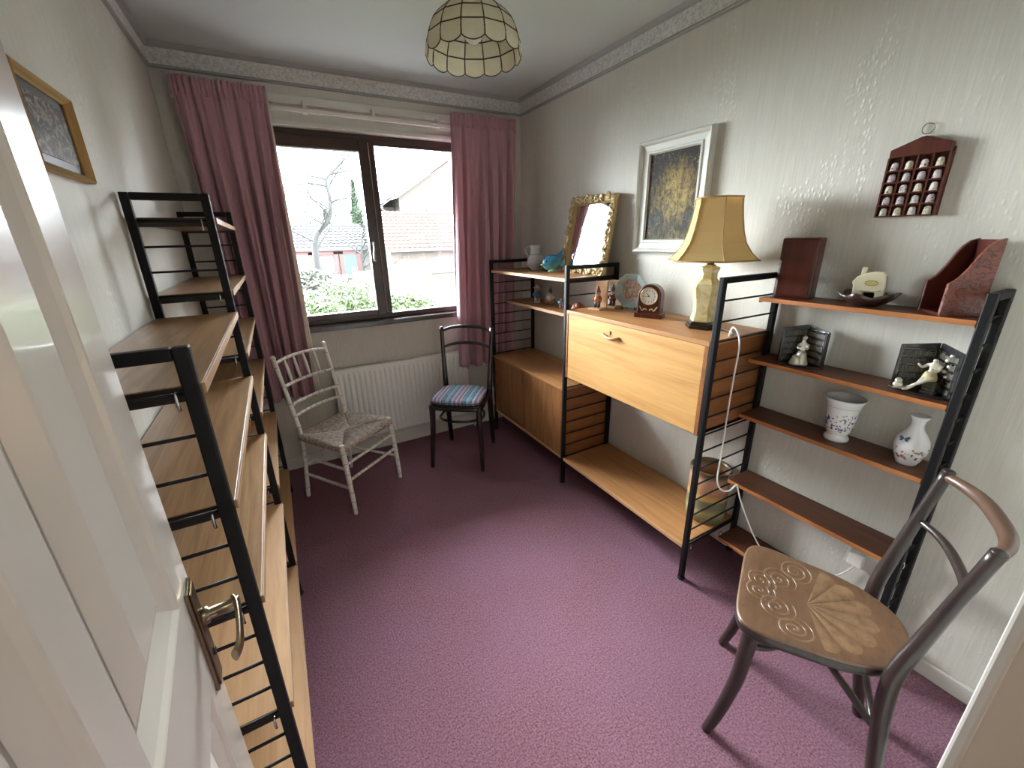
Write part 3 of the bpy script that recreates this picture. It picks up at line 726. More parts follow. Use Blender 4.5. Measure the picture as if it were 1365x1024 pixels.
bent_chair(fc, dict(hs=.478, wsf=.200, wsb=.150, dsf=.178, dsb=.215, wf=.174, df=.191, lf=.150, ldf=.128, wb=.143, db=.214, wm=.155, dm=.158, wt=.171, dt=.225, ht=.900,
     rl=.0235, rb=.0190, rails=[(.886, .0150, .048), (.742, .0105, .040)], bow=.048, arch=.0, rail_m=M['bentwood_worn']), M['bentwood'], M['emboss'], 'shield')
# bentwood braces: bowed arms from each front leg meeting under the seat
for pts in ([(-.156, .140, .385), (-.12, .085, .372), (-.04, .02, .350), (.04, -.055, .330), (.145, -.160, .300)],
            [(.156, .140, .385), (.12, .085, .378), (.04, .02, .372), (-.04, -.055, .348), (-.145, -.160, .300)]):
    m_ = MB(); m_.tube(cr(pts), .0130, 10, flat=.75); m_.build('brace', M['bentwood'], fc, world=False)
m_ = MB(); m_.tube([(-.143, -.185, .22), (.143, -.185, .22)], .010, 8); m_.build('stretcher', M['bentwood'], fc, world=False)

# ------------------------------------------------------------------ pictures, thimble rack
lp = thing('framed_picture', 'small gilt-framed dark print on the left wall above the shelves', 'picture', (XL, 1.33, 1.66))
def wall_frame(root, side, xw, y0, y1, z0, z1, wdt, dep, m_, inner=None, prof=None):
    s = -1 if side > 0 else 1    # direction off the wall
    prof = prof or [(0, dep*.8), (.25, dep), (.55, dep*.75), (.8, dep*.5), (1, dep*.35)]
    rs = [[(xw, y0, z0), (xw, y1, z0), (xw, y1, z1), (xw, y0, z1)]]
    for q, d_ in prof:
        i = q*wdt; rs.append([(xw+s*d_, y0+i, z0+i), (xw+s*d_, y1-i, z0+i), (xw+s*d_, y1-i, z1-i), (xw+s*d_, y0+i, z1-i)])
    i = wdt; rs.append([(xw+s*.003, y0+i, z0+i), (xw+s*.003, y1-i, z0+i), (xw+s*.003, y1-i, z1-i), (xw+s*.003, y0+i, z1-i)])
    k = MB(); k.add([q for r_ in rs for q in r_], [(a*4+b_, a*4+(b_+1) % 4, (a+1)*4+(b_+1) % 4, (a+1)*4+b_) for a in range(len(rs)-1) for b_ in range(4)])
    return k.build('frame', m_, root)
wall_frame(lp, -1, XL, 1.195, 1.485, 1.655, 1.840, .017, .022, M['gold_frame'])
M['print'] = mat('dark_print', srgb(60, 54, 52), .5, spec=.2)
_m = M['print']; _v = coords(_m, (1,1,1)); N_, L_, B_ = nodes(_m)
_n = noise(_m, coords(_m, (10, 26, 30)), 1, 5, .7, 1.5)
_in = ramp(_m, _n, [(.40, srgb(28, 24, 22)), (.50, srgb(70, 60, 54)), (.58, srgb(150, 138, 126)), (.66, srgb(44, 36, 34))]); setc(_m, _in)
MB().box(XL+.004, XL+.006, 1.245, 1.455, 1.690, 1.805).build('print', M['print'], lp)
b = MB(); b.box(XL+.002, XL+.004, 1.21, 1.47, 1.67, 1.826); b.build('mount', mat('dark_mount', srgb(34, 28, 28), .4), lp)

# impressionist landscape in a pale frame
op = thing('framed_painting', 'landscape oil painting in a pale grey-white frame behind the table lamp', 'painting', (XR, 1.494, 1.416))
wall_frame(op, 1, XR, 1.285, 1.703, 1.416, 1.948, .066, .034, M['white_trim'] if 0 else mat('pale_grey_frame', srgb(206, 206, 198), .45),
           prof=[(0, .026), (.10, .034), (.22, .030), (.34, .018), (.74, .014), (.80, .020), (.92, .020), (1, .008)])
M['paint'] = mat('oil_paint', srgb(80, 70, 60), .55, spec=.25)
_m = M['paint']; N_, L_, B_ = nodes(_m)
_v = coords(_m, (1,1,1)); _s = N_.new('ShaderNodeSeparateXYZ'); L_.new(_v, _s.inputs[0])
_dab = noise(_m, coords(_m, (1, 34, 26)), 1.6, 5, .75, 1.2); _big = noise(_m, coords(_m, (1, 9, 7)), 1, 3, .6, .8)
_z = mathn(_m, 'MULTIPLY', mathn(_m, 'ADD', _s.outputs[2], -.06), 2.4)   # 0..1 over the canvas
_zz = mathn(_m, 'ADD', _z, mathn(_m, 'MULTIPLY', mathn(_m, 'SUBTRACT', _big, .5), .5))
_tone = ramp(_m, _zz, [(.0, srgb(116, 106, 66)), (.16, srgb(74, 68, 54)), (.28, srgb(58, 72, 76)), (.38, srgb(98, 84, 46)), (.62, srgb(92, 74, 38)), (.78, srgb(48, 34, 30)), (1, srgb(28, 20, 22))])
_trees = ramp(_m, noise(_m, coords(_m, (1, 16, 5), rot=(.2, 0, 0)), 1.5, 5, .7, 2), [(.44, g(0)), (.54, g(.9))])
_dy = mathn(_m, 'MULTIPLY', mathn(_m, 'ADD', _s.outputs[1], .025), 8.0); _dz = mathn(_m, 'MULTIPLY', mathn(_m, 'ADD', _s.outputs[2], -.275), 5.5)
_el = mathn(_m, 'ADD', mathn(_m, 'MULTIPLY', _dy, _dy), mathn(_m, 'MULTIPLY', _dz, _dz))
_gold = mathn(_m, 'MULTIPLY', ramp(_m, _el, [(.15, g(1)), (.95, g(0))]), ramp(_m, noise(_m, coords(_m, (1, 14, 14)), 1.3, 5, .7, 1), [(.35, g(.1)), (.6, g(1))]))
_tone = mixc(_m, _gold, _tone, srgb(186, 158, 92))
_c = mixc(_m, mathn(_m, 'MULTIPLY', _trees, mathn(_m, 'SUBTRACT', 1, mathn(_m, 'MULTIPLY', _gold, .6))), _tone, srgb(30, 25, 26))
_c = mixc(_m, ramp(_m, _dab, [(.54, g(0)), (.64, g(.65))]), _c, srgb(172, 150, 88))
_c = mixc(_m, ramp(_m, noise(_m, coords(_m, (1, 30, 30)), 2.5, 4, .7), [(.55, g(0)), (.62, g(.8))]), _c, srgb(40, 32, 32))
setc(_m, _c); bump(_m, _dab, .7, .004)
k = MB(); k.box(XR-.008, XR-.005, 1.345, 1.643, 1.476, 1.888); cv = k.build('canvas', M['paint'], op)

# thimble rack
M['rack_wood'] = wood('rack_mahogany', srgb(98, 50, 36), srgb(66, 30, 22), 'z', .35, coat=.2)
ry0, ry1, rz0, rz1 = .508, .656, 1.541, 1.726
tr = thing('thimble_rack', 'reddish wooden house-shaped thimble display rack on the right wall', 'rack', (XR, .582, rz0))
k = MB(); k.prism([(ry0, rz0), (ry1, rz0), (ry1, rz1), (ry1-.006, rz1), (ry1-.006, rz1+.012), ((ry0+ry1)/2, 1.766), (ry0+.006, rz1+.012), (ry0+.006, rz1), (ry0, rz1)], (XR, 0, 0), (0,1,0), (0,0,1), (-1,0,0), .006)
k.build('back_board', M['rack_wood'], tr)
k = MB(); k.prism([(ry0+.004, rz1-.012), (ry1-.004, rz1-.012), (ry1-.004, rz1+.010), ((ry0+ry1)/2, 1.763), (ry0+.004, rz1+.010)], (XR-.006, 0, 0), (0,1,0), (0,0,1), (-1,0,0), .018); k.build('gable', M['rack_wood'], tr)
cw = (ry1-ry0-.008)/4; ch = (rz1-.016-rz0-.004)/5
for i in range(5):
    y = ry0+.004+i*cw; MB().box(XR-.024, XR-.006, y-.0022, y+.0022, rz0, rz1-.012).build('divider', M['rack_wood'], tr)
for j in range(5):
    z = rz0+.002+j*ch; MB().box(XR-.026, XR-.006, ry0+.002, ry1-.002, z-.002, z+.002).build('rack_shelf', M['rack_wood'], tr)
k = MB(); k.tube([(XR-.006, .582+.014*math.cos(a), 1.784+.014*math.sin(a)) for a in [2*PI*i/20 for i in range(20)]], .0014, 6, closed=True); k.build('hanging_ring', M['brass'], tr)
tints = [srgb(222,216,210), srgb(206,196,196), srgb(216,206,186), srgb(196,184,188)]
thm = []
for q, tcol in enumerate(tints):
    mm = mat('thimble_china_%d' % q, tcol, .2, coat=.4); v_ = coords(mm, (1,1,1), rnd=True)
    setc(mm, ramp(mm, noise(mm, v_, 160, 2), [(.40, tcol), (.60, tcol), (.63, srgb(130, 90, 92) if q != 2 else srgb(96, 110, 70))])); thm.append(mm)
rown = ['top row', 'second row', 'middle row', 'fourth row', 'bottom row']; coln = ['leftmost', 'second from left', 'third from left', 'rightmost']
tproto = {}
for r_ in range(5):
    for c_ in range(4):
        q = (r_*3+c_*2) % 4
        y = ry1-.004-cw*(c_+.5); z = rz0+.004+ch*(4-r_)
        if q not in tproto:
            o = MB().lathe([(.0105, 0), (.0108, .002), (.0098, .003), (.0092, .012), (.0080, .019), (.0055, .0225), (.001, .024)], (0,0,0), 14).build('thimble', thm[q], None)
            tproto[q] = o
        else: o = tproto[q].copy(); C.objects.link(o)
        o.location = (XR-.0175, y, z)
        tag(o, 'small china thimble, %s in the %s of the wall rack' % (coln[c_], rown[r_]), 'thimble', 'thimbles in the wall rack')

# ------------------------------------------------------------------ pendant lamp of shell panes
M['capiz'] = mat('capiz_shell', srgb(222, 212, 184), .3, coat=.3)
_m = M['capiz']; N_, L_, B_ = nodes(_m); _v = coords(_m, (1,1,1), rnd=True); setc(_m, ramp(_m, noise(_m, _v, 22, 4), [(.3, srgb(214, 208, 190)), (.7, srgb(236, 232, 220))]))
_t = N_.new('ShaderNodeBsdfTranslucent'); _t.inputs[0].default_value = srgb(226, 216, 184); _x = N_.new('ShaderNodeMixShader'); _x.inputs[0].default_value = .5
L_.new(B_.outputs[0], _x.inputs[1]); L_.new(_t.outputs[0], _x.inputs[2]); L_.new(_x.outputs[0], N_['Material Output'].inputs[0])
PX, PY, PZ = .699, 1.45, 2.078
pl = thing('pendant_lamp', 'dome pendant lampshade of cream shell panes with scalloped edge', 'ceiling lamp', (PX, PY, PZ))
NS = 14; tiers = [(.157, 0.0, .151, .042), (.151, .042, .131, .084), (.131, .084, .095, .118), (.095, .118, .055, .140), (.055, .140, .034, .148)]
def domept(r, z, a, rr=0): return Vector((PX+(r+rr)*math.cos(a), PY+(r+rr)*math.sin(a), PZ+z))
M['shade_wire'] = mat('dark_brass_wire', srgb(84, 70, 48), .4, .8)
for ti, (r0, z0, r1, z1) in enumerate(tiers):
    for i in range(NS):
        a0, a1 = 2*PI*i/NS, 2*PI*(i+1)/NS
        def PP(u, v):
            a = lerp(a0, a1, lerp(.03, .97, u)); r = lerp(r0, r1, v); z = lerp(z0, z1, v)
            q = lerp(0, .0, v); p = domept(r+.004*math.sin(PI*v), z, a)
            ch_ = math.cos(PI/NS)/math.cos(abs(a-(a0+a1)/2)); p = Vector((PX+(p.x-PX)*ch_, PY+(p.y-PY)*ch_, p.z))
            if ti == 0: p.z -= (1-v)*.013*math.sin(PI*lerp(.03, .97, u))**.7
            return p
        k = MB(); k.grid(PP, 7, 5); o = k.build('shell_pane', M['capiz'], pl, fix=False)
        if i % 2 == 0 and ti < 3:
            pass
    k = MB(); k.tube([domept(r1, z1, 2*PI*(i/NS)) for i in range(NS)], .0021, 6, closed=True); k.build('wire_ring', M['shade_wire'], pl)
for i in range(NS):
    a = 2*PI*i/NS
    k = MB(); k.tube([domept(r, z, a) for r, z in [(.158, 0), (.152, .042), (.143, .064), (.132, .084), (.115, .102), (.096, .118), (.076, .130), (.056, .140), (.035, .148)]], .0020, 6); k.build('wire_rib', M['shade_wire'], pl)
k = MB()
for i in range(NS):
    a0, a1 = 2*PI*i/NS, 2*PI*(i+1)/NS; c_ = [domept(.157, 0, a0), domept(.157, 0, a1)]
    k.tube([vl(c_[0], c_[1], t)+Vector((0,0,-.013*math.sin(PI*t)**.7)) for t in [j/10 for j in range(11)]], .0018, 5)
k.build('scalloped_rim', M['shade_wire'], pl)
b = MB(); b.tube([(PX, PY, PZ+.15), (PX, PY, 2.43)], .003, 8); b.build('cord', M['cable'], pl)
MB().lathe([(.045, 2.45), (.045, 2.44), (.038, 2.425), (.010, 2.415), (.004, 2.41)][::-1], (PX, PY, 0), 20).build('ceiling_rose', M['white_trim'], pl)
MB().lathe([(.018, .16), (.020, .15), (.020, .10), (.014, .095)][::-1], (PX, PY, PZ), 16).build('bulb_holder', M['white_trim'], pl)
MB().lathe([(.013, .098), (.015, .088), (.027, .070), (.030, .058), (.026, .044), (.012, .034), (.001, .031)][::-1], (PX, PY, PZ), 16).build('bulb', mat('frosted_bulb', srgb(232, 228, 220), .3), pl)

# ------------------------------------------------------------------ table lamp
LX, LY, LZ = 1.582, 1.108, 1.118
tl = thing('table_lamp', 'ceramic table lamp with a flared gold silk shade on the desk', 'table lamp', (LX, LY, LZ))
def hexlathe(prof, n=8, rot=0): k = MB(); k.lathe(prof, (LX, LY, LZ), n, 0, False, rot=rot); return k
rt_ = math.radians(-129.4)
k = hexlathe([(.074, 0), (.074, .012), (.068, .014), (.068, .022), (.060, .030)], 6, rt_); k.build('plinth', M['black_china'], tl, bevel=.001)
M['lamp_glaze'] = mat('cream_yellow_glaze', srgb(214, 200, 150), .15, coat=.5)
_m = M['lamp_glaze']; _v = coords(_m, (1,1,1)); setc(_m, ramp(_m, noise(_m, _v, 18, 4, .6, 1), [(.35, srgb(196, 176, 118)), (.55, srgb(220, 208, 160)), (.7, srgb(228, 220, 186))]))
k = hexlathe([(.054, .030), (.055, .040), (.049, .060), (.048, .085), (.053, .120), (.060, .152), (.063, .172), (.058, .188), (.042, .200), (.034, .208), (.032, .232), (.040, .244), (.040, .254), (.026, .258), (.022, .264)], 6, rt_)
k.build('vase_body', M['lamp_glaze'], tl, bevel=.0015)
MB().lathe([(.014, .262), (.014, .300), (.010, .304)], (LX, LY, LZ), 12).build('bulb_holder', M['brass'], tl)
M['silk'] = mat('gold_silk_shade', srgb(226, 206, 150), .6, spec=.2, sheen=.2)
_m = M['silk']; _v = coords(_m, (200, 200, 8)); N_, L_, B_ = nodes(_m); bump(_m, noise(_m, _v, 1, 2), .1, .001)
_t = N_.new('ShaderNodeBsdfTranslucent'); _t.inputs[0].default_value = srgb(240, 214, 150); _x = N_.new('ShaderNodeMixShader'); _x.inputs[0].default_value = .45
L_.new(B_.outputs[0], _x.inputs[1]); L_.new(_t.outputs[0], _x.inputs[2]); L_.new(_x.outputs[0], N_['Material Output'].inputs[0])
sh = [(.174, .280), (.169, .286), (.143, .312), (.119, .348), (.105, .392), (.095, .440), (.088, .490), (.086, .522)]
# hexagonal shade with concave faces
def shade_pts(r, z, off=0):
    return [(LX+(r+off)*math.cos(math.radians(-129.4+60*j)), LY+(r+off)*math.sin(math.radians(-129.4+60*j)), LZ+z) for j in range(6)]
k = MB(); vs = []; 
for r, z in sh: vs += shade_pts(r, z)
k.add(vs, [(i*6+j, i*6+(j+1) % 6, (i+1)*6+(j+1) % 6, (i+1)*6+j) for i in range(len(sh)-1) for j in range(6)])
o = k.build('lamp_shade', M['silk'], tl, fix=False); s_ = o.modifiers.new('thick', 'SOLIDIFY'); s_.thickness = .0015
shade_obj = o
M['braid'] = mat('gold_braid', srgb(164, 130, 78), .6)

for r, z in (sh[0], sh[-1]):
    k = MB(); k.tube(shade_pts(r, z+(.003 if z < .3 else -.003), .002), .0032, 6, closed=True); k.build('braid_trim', M['braid'], shade_obj, world=False).location = (-LX, -LY, -LZ)
for j in range(6):
    k = MB(); k.tube([shade_pts(r, z, .0012)[j] for r, z in sh], .0018, 6); k.build('seam', M['braid'], shade_obj, world=False).location = (-LX, -LY, -LZ)
# its white cable, over the desk edge and down to the socket
cb = MB(); cb.tube(cr([(1.600, 1.04, 1.122), (1.575, .97, 1.122), (1.50, .93, 1.126), (1.475, .905, 1.165), (1.47, .880, 1.150), (1.468, .865, 1.10), (1.47, .868, .98), (1.495, .884, .80), (1.505, .888, .62), (1.50, .884, .50), (1.505, .862, .462),
     (1.52, .835, .470), (1.54, .822, .50), (1.56, .822, .46), (1.58, .800, .38), (1.60, .74, .26), (1.62, .68, .185), (1.66, .60, .155), (1.70, .54, .158), (1.738, .475, .22), (1.742, .438, .300)], 8), .0032, 8)
tag(cb.build('lamp_cable', M['cable'], None), 'white flex hanging from the table lamp down past the desk side', 'cable')
sk = thing('wall_socket', 'double wall socket with a white plug below the narrow shelves', 'socket', (XR, .41, .315))
MB().box(XR-.010, XR, .345, .480, .275, .362).build('face_plate', M['white_trim'], sk, bevel=.002)
MB().box(XR-.040, XR-.010, .420, .468, .290, .345).build('plug', M['cable'], sk, bevel=.005)
MB().box(XR-.013, XR-.010, .375, .392, .335, .350).build('switch', M['ceramic'], sk)
MB().box(XR-.013, XR-.010, .435, .452, .346, .356).build('switch', M['ceramic'], sk)

# ------------------------------------------------------------------ things on the desk top and teak shelves
def placed(name, mb_, m_, loc, rz=0, parent=None):
    o = mb_.build(name, m_, parent, world=False); o.location = loc; o.rotation_euler = (0, 0, rz); return o
ZD = 1.118
# mantel clock; local -x faces the room
ck = thing('mantel_clock', 'small arched wooden mantel clock on the desk', 'clock', (1.575, 1.400, ZD), math.radians(24)); ck.scale = (1.08, 1.08, 1.08)
MW = M['mahogany']
MB().box(-.030, .034, -.062, .062, 0, .020).build('base', MW, ck, world=False, bevel=.003)
arch = [(-.052, .020), (.052, .020)]+[(.052*math.cos(a), .098+.052*math.sin(a)) for a in [PI*i/16 for i in range(17)]]
MB().prism(arch, (.030, 0, 0), (0,1,0), (0,0,1), (-1,0,0), .052).build('case', MW, ck, world=False, bevel=.002)
arch2 = [(-.046, .020), (.046, .020)]+[(.046*math.cos(a), .098+.046*math.sin(a)) for a in [PI*i/16 for i in range(17)]]
k = MB(); k.tube([(-.024, p[0], p[1]) for p in arch2], .003, 6, closed=True); k.build('moulding', MW, ck, world=False)
M['dial'] = mat('silvered_dial', srgb(214, 210, 202), .4)
_m = M['dial']; N_, L_, B_ = nodes(_m); _v = coords(_m, (1,1,1))
k = MB(); k.tube([(-.0225, 0, .098), (-.026, 0, .098)], .036, 32); dl = k.build('dial', M['dial'], ck, world=False)
k = MB(); k.tube([(-.026, .037*math.cos(a), .098+.037*math.sin(a)) for a in [2*PI*i/32 for i in range(32)]], .0028, 6, closed=True); k.build('bezel', M['gold'], ck, world=False)
k = MB()
for h_ in range(12):
    a = PI*h_/6; ra = .026; k.box(-.0268, -.026, ra*math.sin(a)-.0012, ra*math.sin(a)+.0012, .098+ra*math.cos(a)-.0035, .098+ra*math.cos(a)+.0035)
k.build('hour_marks', M['black_plastic'], dl, world=False)
k = MB(); k.tube([(-.028, 0, .098), (-.028, .010, .111)], .0012, 6); k.tube([(-.028, 0, .098), (-.028, .022, .094)], .0009, 6); k.tube([(-.026, 0, .098), (-.030, 0, .098)], .003, 10); k.build('hands', M['black_plastic'], dl, world=False)
k = MB()
for sg in (-1, 1): k.tube(cr([(-.0235, sg*.006, .036), (-.025, sg*.016, .042), (-.025, sg*.026, .034), (-.025, sg*.034, .044), (-.024, sg*.040, .052)]), .0025, 6)
k.build('applied_ornament', M['gold'], ck, world=False)
k = MB()
for a in (0, PI/2, PI, 3*PI/2): pass
for sx_, sy_ in ((-.022, -.05), (-.022, .05), (.026, -.05), (.026, .05)): k.ball((sx_, sy_, .000), .004, 6, 0, .3)
k.build('feet', MW, ck, world=False)

# octagonal plate on a stand
M['plate'] = mat('celadon_glaze', srgb(166, 184, 184), .2, coat=.5)
_m = M['plate']; _v = coords(_m, (1,1,1)); N_, L_, B_ = nodes(_m); _s = N_.new('ShaderNodeSeparateXYZ'); L_.new(_v, _s.inputs[0])
_rr = mathn(_m, 'SQRT', mathn(_m, 'ADD', mathn(_m, 'MULTIPLY', _s.outputs[1], _s.outputs[1]), mathn(_m, 'POWER', mathn(_m, 'SUBTRACT', _s.outputs[2], .102), 2)))
_fl = ramp(_m, noise(_m, _v, 48, 3, .6, .5), [(.42, srgb(202, 196, 184)), (.52, srgb(190, 150, 142)), (.60, srgb(120, 132, 92)), (.66, srgb(204, 198, 188))])
setc(_m, mixc(_m, ramp(_m, _rr, [(.050, g(1)), (.062, g(0))]), srgb(160, 180, 182), _fl))
plt = thing('octagonal_plate', 'pale blue-green octagonal plate with a flower centre, standing behind the clock', 'plate', (1.668, 1.615, ZD), math.radians(20))
k = MB(); R8 = [(0.001, .000), (.058, .0), (.064, -.006), (.094, -.017), (.097, -.017), (.096, -.013), (.064, .000), (.058, .006), (.001, .006)]
vs = [(x_, r*math.cos(2*PI*(j+.5)/8), .102+r*math.sin(2*PI*(j+.5)/8)) for r, x_ in R8 for j in range(8)]
k.add(vs, [(i*8+j, i*8+(j+1) % 8, (i+1)*8+(j+1) % 8, (i+1)*8+j) for i in range(len(R8)-1) for j in range(8)]); pd_ = k.build('dish', M['plate'], plt, world=False)
k = MB()
for sg in (-1, 1): k.tube(cr([(-.030, sg*.036, .018), (-.030, sg*.036, .004), (.0, sg*.036, .010), (.03, sg*.030, .004), (.018, sg*.020, .06), (.014, sg*.016, .10)]), .0035, 6)
k.build('plate_stand', M['black_plastic'], plt, world=False)
k = MB()   # mirror-scroll bookends with gnome figurines come next
# simple painted figurine: lathe body, head, hat, arms, feet
SK = mat('figurine_skin', srgb(206, 152, 122), .4); BE = mat('figurine_grey_beard', srgb(206, 200, 190), .6)
def figm(n, c): return mat('figurine_'+n, c, .35, coat=.2)
FR, FB, FN, FO, FW, FBr = figm('red', srgb(134, 56, 42)), figm('blue', srgb(92, 128, 168)), figm('navy', srgb(34, 40, 62)), figm('orange', srgb(176, 104, 60)), figm('white', srgb(214, 210, 206)), figm('brown', srgb(112, 76, 52))
def figure(root, h, coat_, hat, legs, hatk='cone', face=-1, beard=True, arms=True, off=(0,0,0)):
    ox, oy, oz = off; q = h/.10
    for sg in (-1, 1):
        k = MB(); k.tube([(ox, oy+sg*.009*q, oz+.004*q), (ox, oy+sg*.009*q, oz+.030*q)], [.007*q, .0075*q], 8); k.ball((ox-.005*q, oy+sg*.010*q, oz+.005*q), .008*q, 8, 0, .6, 1.4, 1); k.build('leg', legs, root, world=False)
    k = MB(); k.lathe([(.012*q, .024*q), (.018*q, .028*q), (.019*q, .038*q), (.015*q, .052*q), (.009*q, .060*q), (.004*q, .062*q)], (ox, oy, oz), 14); k.build('body', coat_, root, world=False)
    k = MB(); k.ball((ox, oy, oz+.070*q), .0125*q, 10, 0); k.ball((ox-.013*q, oy, oz+.068*q), .003*q, 6); 
    for sg in (-1, 1): k.ball((ox, oy+sg*.0125*q, oz+.069*q), .0032*q, 6)
    hd = k.build('head', SK, root, world=False)
    k = MB()
    for sg in (-1, 1): k.ball((ox-.0115*q, oy+sg*.0045*q, oz+.072*q), .0015*q, 6)
    k.build('eyes', FN, hd, world=False)
    if beard: k = MB(); k.lathe([(.001, .045*q), (.007*q, .052*q), (.010*q, .060*q), (.009*q, .067*q), (.004*q, .070*q)], (ox-.006*q, oy, oz), 10); k.build('beard', BE, root, world=False)
    if arms:
        for sg in (-1, 1):
            k = MB(); k.tube(cr([(ox, oy+sg*.013*q, oz+.054*q), (ox-.004*q, oy+sg*.022*q, oz+.044*q), (ox-.014*q, oy+sg*.014*q, oz+.038*q)], 4), .005*q, 8); k.ball((ox-.015*q, oy+sg*.013*q, oz+.038*q), .0045*q, 6); k.build('arm', coat_, root, world=False)
    k = MB()
    if hatk == 'cone': k.lathe([(.0135*q, .074*q), (.0125*q, .080*q), (.008*q, .092*q), (.003*q, .103*q), (.0008, .108*q)], (ox+.001*q, oy, oz), 12)
    elif hatk == 'brim': k.lathe([(.024*q, .077*q), (.024*q, .079*q), (.013*q, .081*q), (.011*q, .092*q), (.001, .094*q)], (ox+.001*q, oy, oz), 14, sx=.8)
    else: k.lathe([(.0135*q, .072*q), (.0138*q, .078*q), (.008*q, .085*q), (.001, .087*q)], (ox+.002*q, oy, oz), 12)
    k.build('hat', hat, root, world=False)
FDIR = math.radians(35)-PI  # local -x faces the camera side
RZF = math.radians(40)
# bookends
def bookend(label, loc, rz, figs):
    r_ = thing('figurine_bookend', label, 'bookend', loc, rz, 'pair of bookends on the desk')
    MB().box(-.060, .012, -.040, .040, 0, .010).build('base', M['teak_pale'], r_, world=False, bevel=.002)
    MB().box(.002, .012, -.040, .040, .010, .150).build('upright', M['teak_pale'], r_, world=False, bevel=.002)
    figure(r_, .112, *figs, off=(-.026, 0, .010)); return r_
bookend('pale wood bookend with a bearded gnome in dark trousers, nearer the ladder', (1.555, 1.735, ZD), math.radians(12), (FO, FR, FN))
bookend('pale wood bookend with a reddish-brown gnome, beside the octagonal plate', (1.665, 1.735, ZD), math.radians(12), (FR, FBr, FN))
ZS = 1.058
def fig_thing(label, loc, rz, cat='figurine'): return thing('figurine', label, cat, loc, rz, 'figurines on the small teak shelf')
f1 = fig_thing('blue and white glazed figurine, farthest left on the small teak shelf', (1.62, 2.475, ZS), math.radians(38)); figure(f1, .135, FB, FW, FW, 'brim', beard=False)
MB().lathe([(.026, 0), (.026, .004), (.02, .006)], (0,0,-.0), 12).build('base', FW, f1, world=False)
f2 = fig_thing('brown figurine in a tall pointed hat, second from left on the small shelf', (1.62, 2.315, ZS), math.radians(38)); figure(f2, .118, FW, FBr, FO, 'cone')
k = MB(); k.box(-.02, .028, -.034, .034, .018, .042); k.build('barrow', FO, f2, world=False, bevel=.004)
for sg in (-1, 1): MB().tube([(-.018, sg*.022, .012), (-.026, sg*.022, .012)], .012, 14).build('wheel', FBr, f2, world=False)
f3 = fig_thing('small pale blue figurine with a dark cap beside the ladder post', (1.62, 2.185, ZS), math.radians(38)); figure(f3, .084, figm('pale_blue', srgb(150, 186, 208)), FBr, FW, 'cap', beard=False)
f4 = thing('figurine', 'low rounded orange figurine seen through the ladder rungs', 'figurine', (1.64, 2.035, ZS), math.radians(38), 'figurines on the small teak shelf')
k = MB(); k.lathe([(.034, 0), (.036, .010), (.030, .030), (.018, .044), (.002, .050)], (0,0,0), 16, sy=1.25, sx=.8); k.build('body', FO, f4, world=False)
k = MB(); k.ball((-.022, 0, .036), .013, 8); k.tube([(-.030, 0, .034), (-.042, 0, .030)], [.007, .002], 8); k.build('head', SK, f4, world=False)
k = MB()
for i in range(40):
    a = 2.39996*i; zc = .010+.034*(i/40); rr_ = .034*(1-(i/40)**2*.75)
    p = Vector((rr_*.8*math.cos(a), rr_*1.25*math.sin(a), zc)); 
    if p.x < -.018: continue
    k.tube([p, p*1.16+Vector((0,0,.004))], [.003, .0006], 5)
k.build('spines', FBr, f4, world=False)
k = MB()
for sg in (-1, 1): k.ball((-.020, sg*.024, .008), .010, 8, 0, .8)
k.build('feet', figm('green', srgb(110, 120, 70)), f4, world=False)

# jug, fish and mirror on the upper teak shelf
ZJ = 1.287
M['jug'] = mat('pale_grey_jug', srgb(198, 200, 204), .3, coat=.3)
jg = thing('jug', 'pale grey pottery jug with a tall neck on the far teak shelf', 'jug', (1.60, 2.47, ZJ), math.radians(35))
k = MB(); k.lathe([(.030, 0), (.032, .006), (.050, .030), (.058, .058), (.054, .082), (.040, .100), (.035, .112), (.035, .140), (.040, .166), (.037, .166), (.032, .140), (.030, .112), (.030, .100)], (0,0,0), 28,
    fn=lambda a, r, z: 1+(.28*max(0, math.cos(a+PI/2+.3))**8 if z > .15 else 0)); k.build('body', M['jug'], jg, world=False)
k = MB(); k.tube(cr([(.0, .036, .150), (.0, .058, .158), (.0, .074, .140), (.0, .068, .112), (.0, .048, .090)]), .0055, 8, flat=.7); k.build('handle', M['jug'], jg, world=False)
MB().tube([(.0372*math.cos(a), .0372*math.sin(a), .106) for a in [2*PI*i/28 for i in range(28)]], .0025, 6, closed=True).build('neck_band', mat('mauve_band', srgb(170, 160, 172), .4), jg, world=False)
M['fish'] = mat('turquoise_glaze', srgb(70, 158, 196), .15, coat=.6)
_m = M['fish']; _v = coords(_m, (1,1,1)); N_, L_, B_ = nodes(_m); _s = N_.new('ShaderNodeSeparateXYZ'); L_.new(_v, _s.inputs[0])
_q = mathn(_m, 'ADD', mathn(_m, 'MULTIPLY', _s.outputs[2], 6), mathn(_m, 'MULTIPLY', noise(_m, _v, 30, 3), .5))
setc(_m, ramp(_m, _q, [(.20, srgb(206, 216, 160)), (.42, srgb(96, 190, 200)), (.7, srgb(58, 148, 196)), (1, srgb(50, 118, 176))]))
fs_ = thing('fish_ornament', 'turquoise glazed fish ornament beside the jug', 'ornament', (1.60, 2.255, ZJ), math.radians(38))
k = MB()
def FP(u, v):
    a = 2*PI*u; t = v; L = lerp(.070, -.058, t); r = .047*math.sin(PI*min(1, .06+t*.94))**.55*(1.05-.25*t)
    return (r*.62*math.cos(a), L, .052+.018*t+r*math.sin(a)*1.12)
k.grid(FP, 24, 22, closeu=True); k.build('body', M['fish'], fs_, world=False)
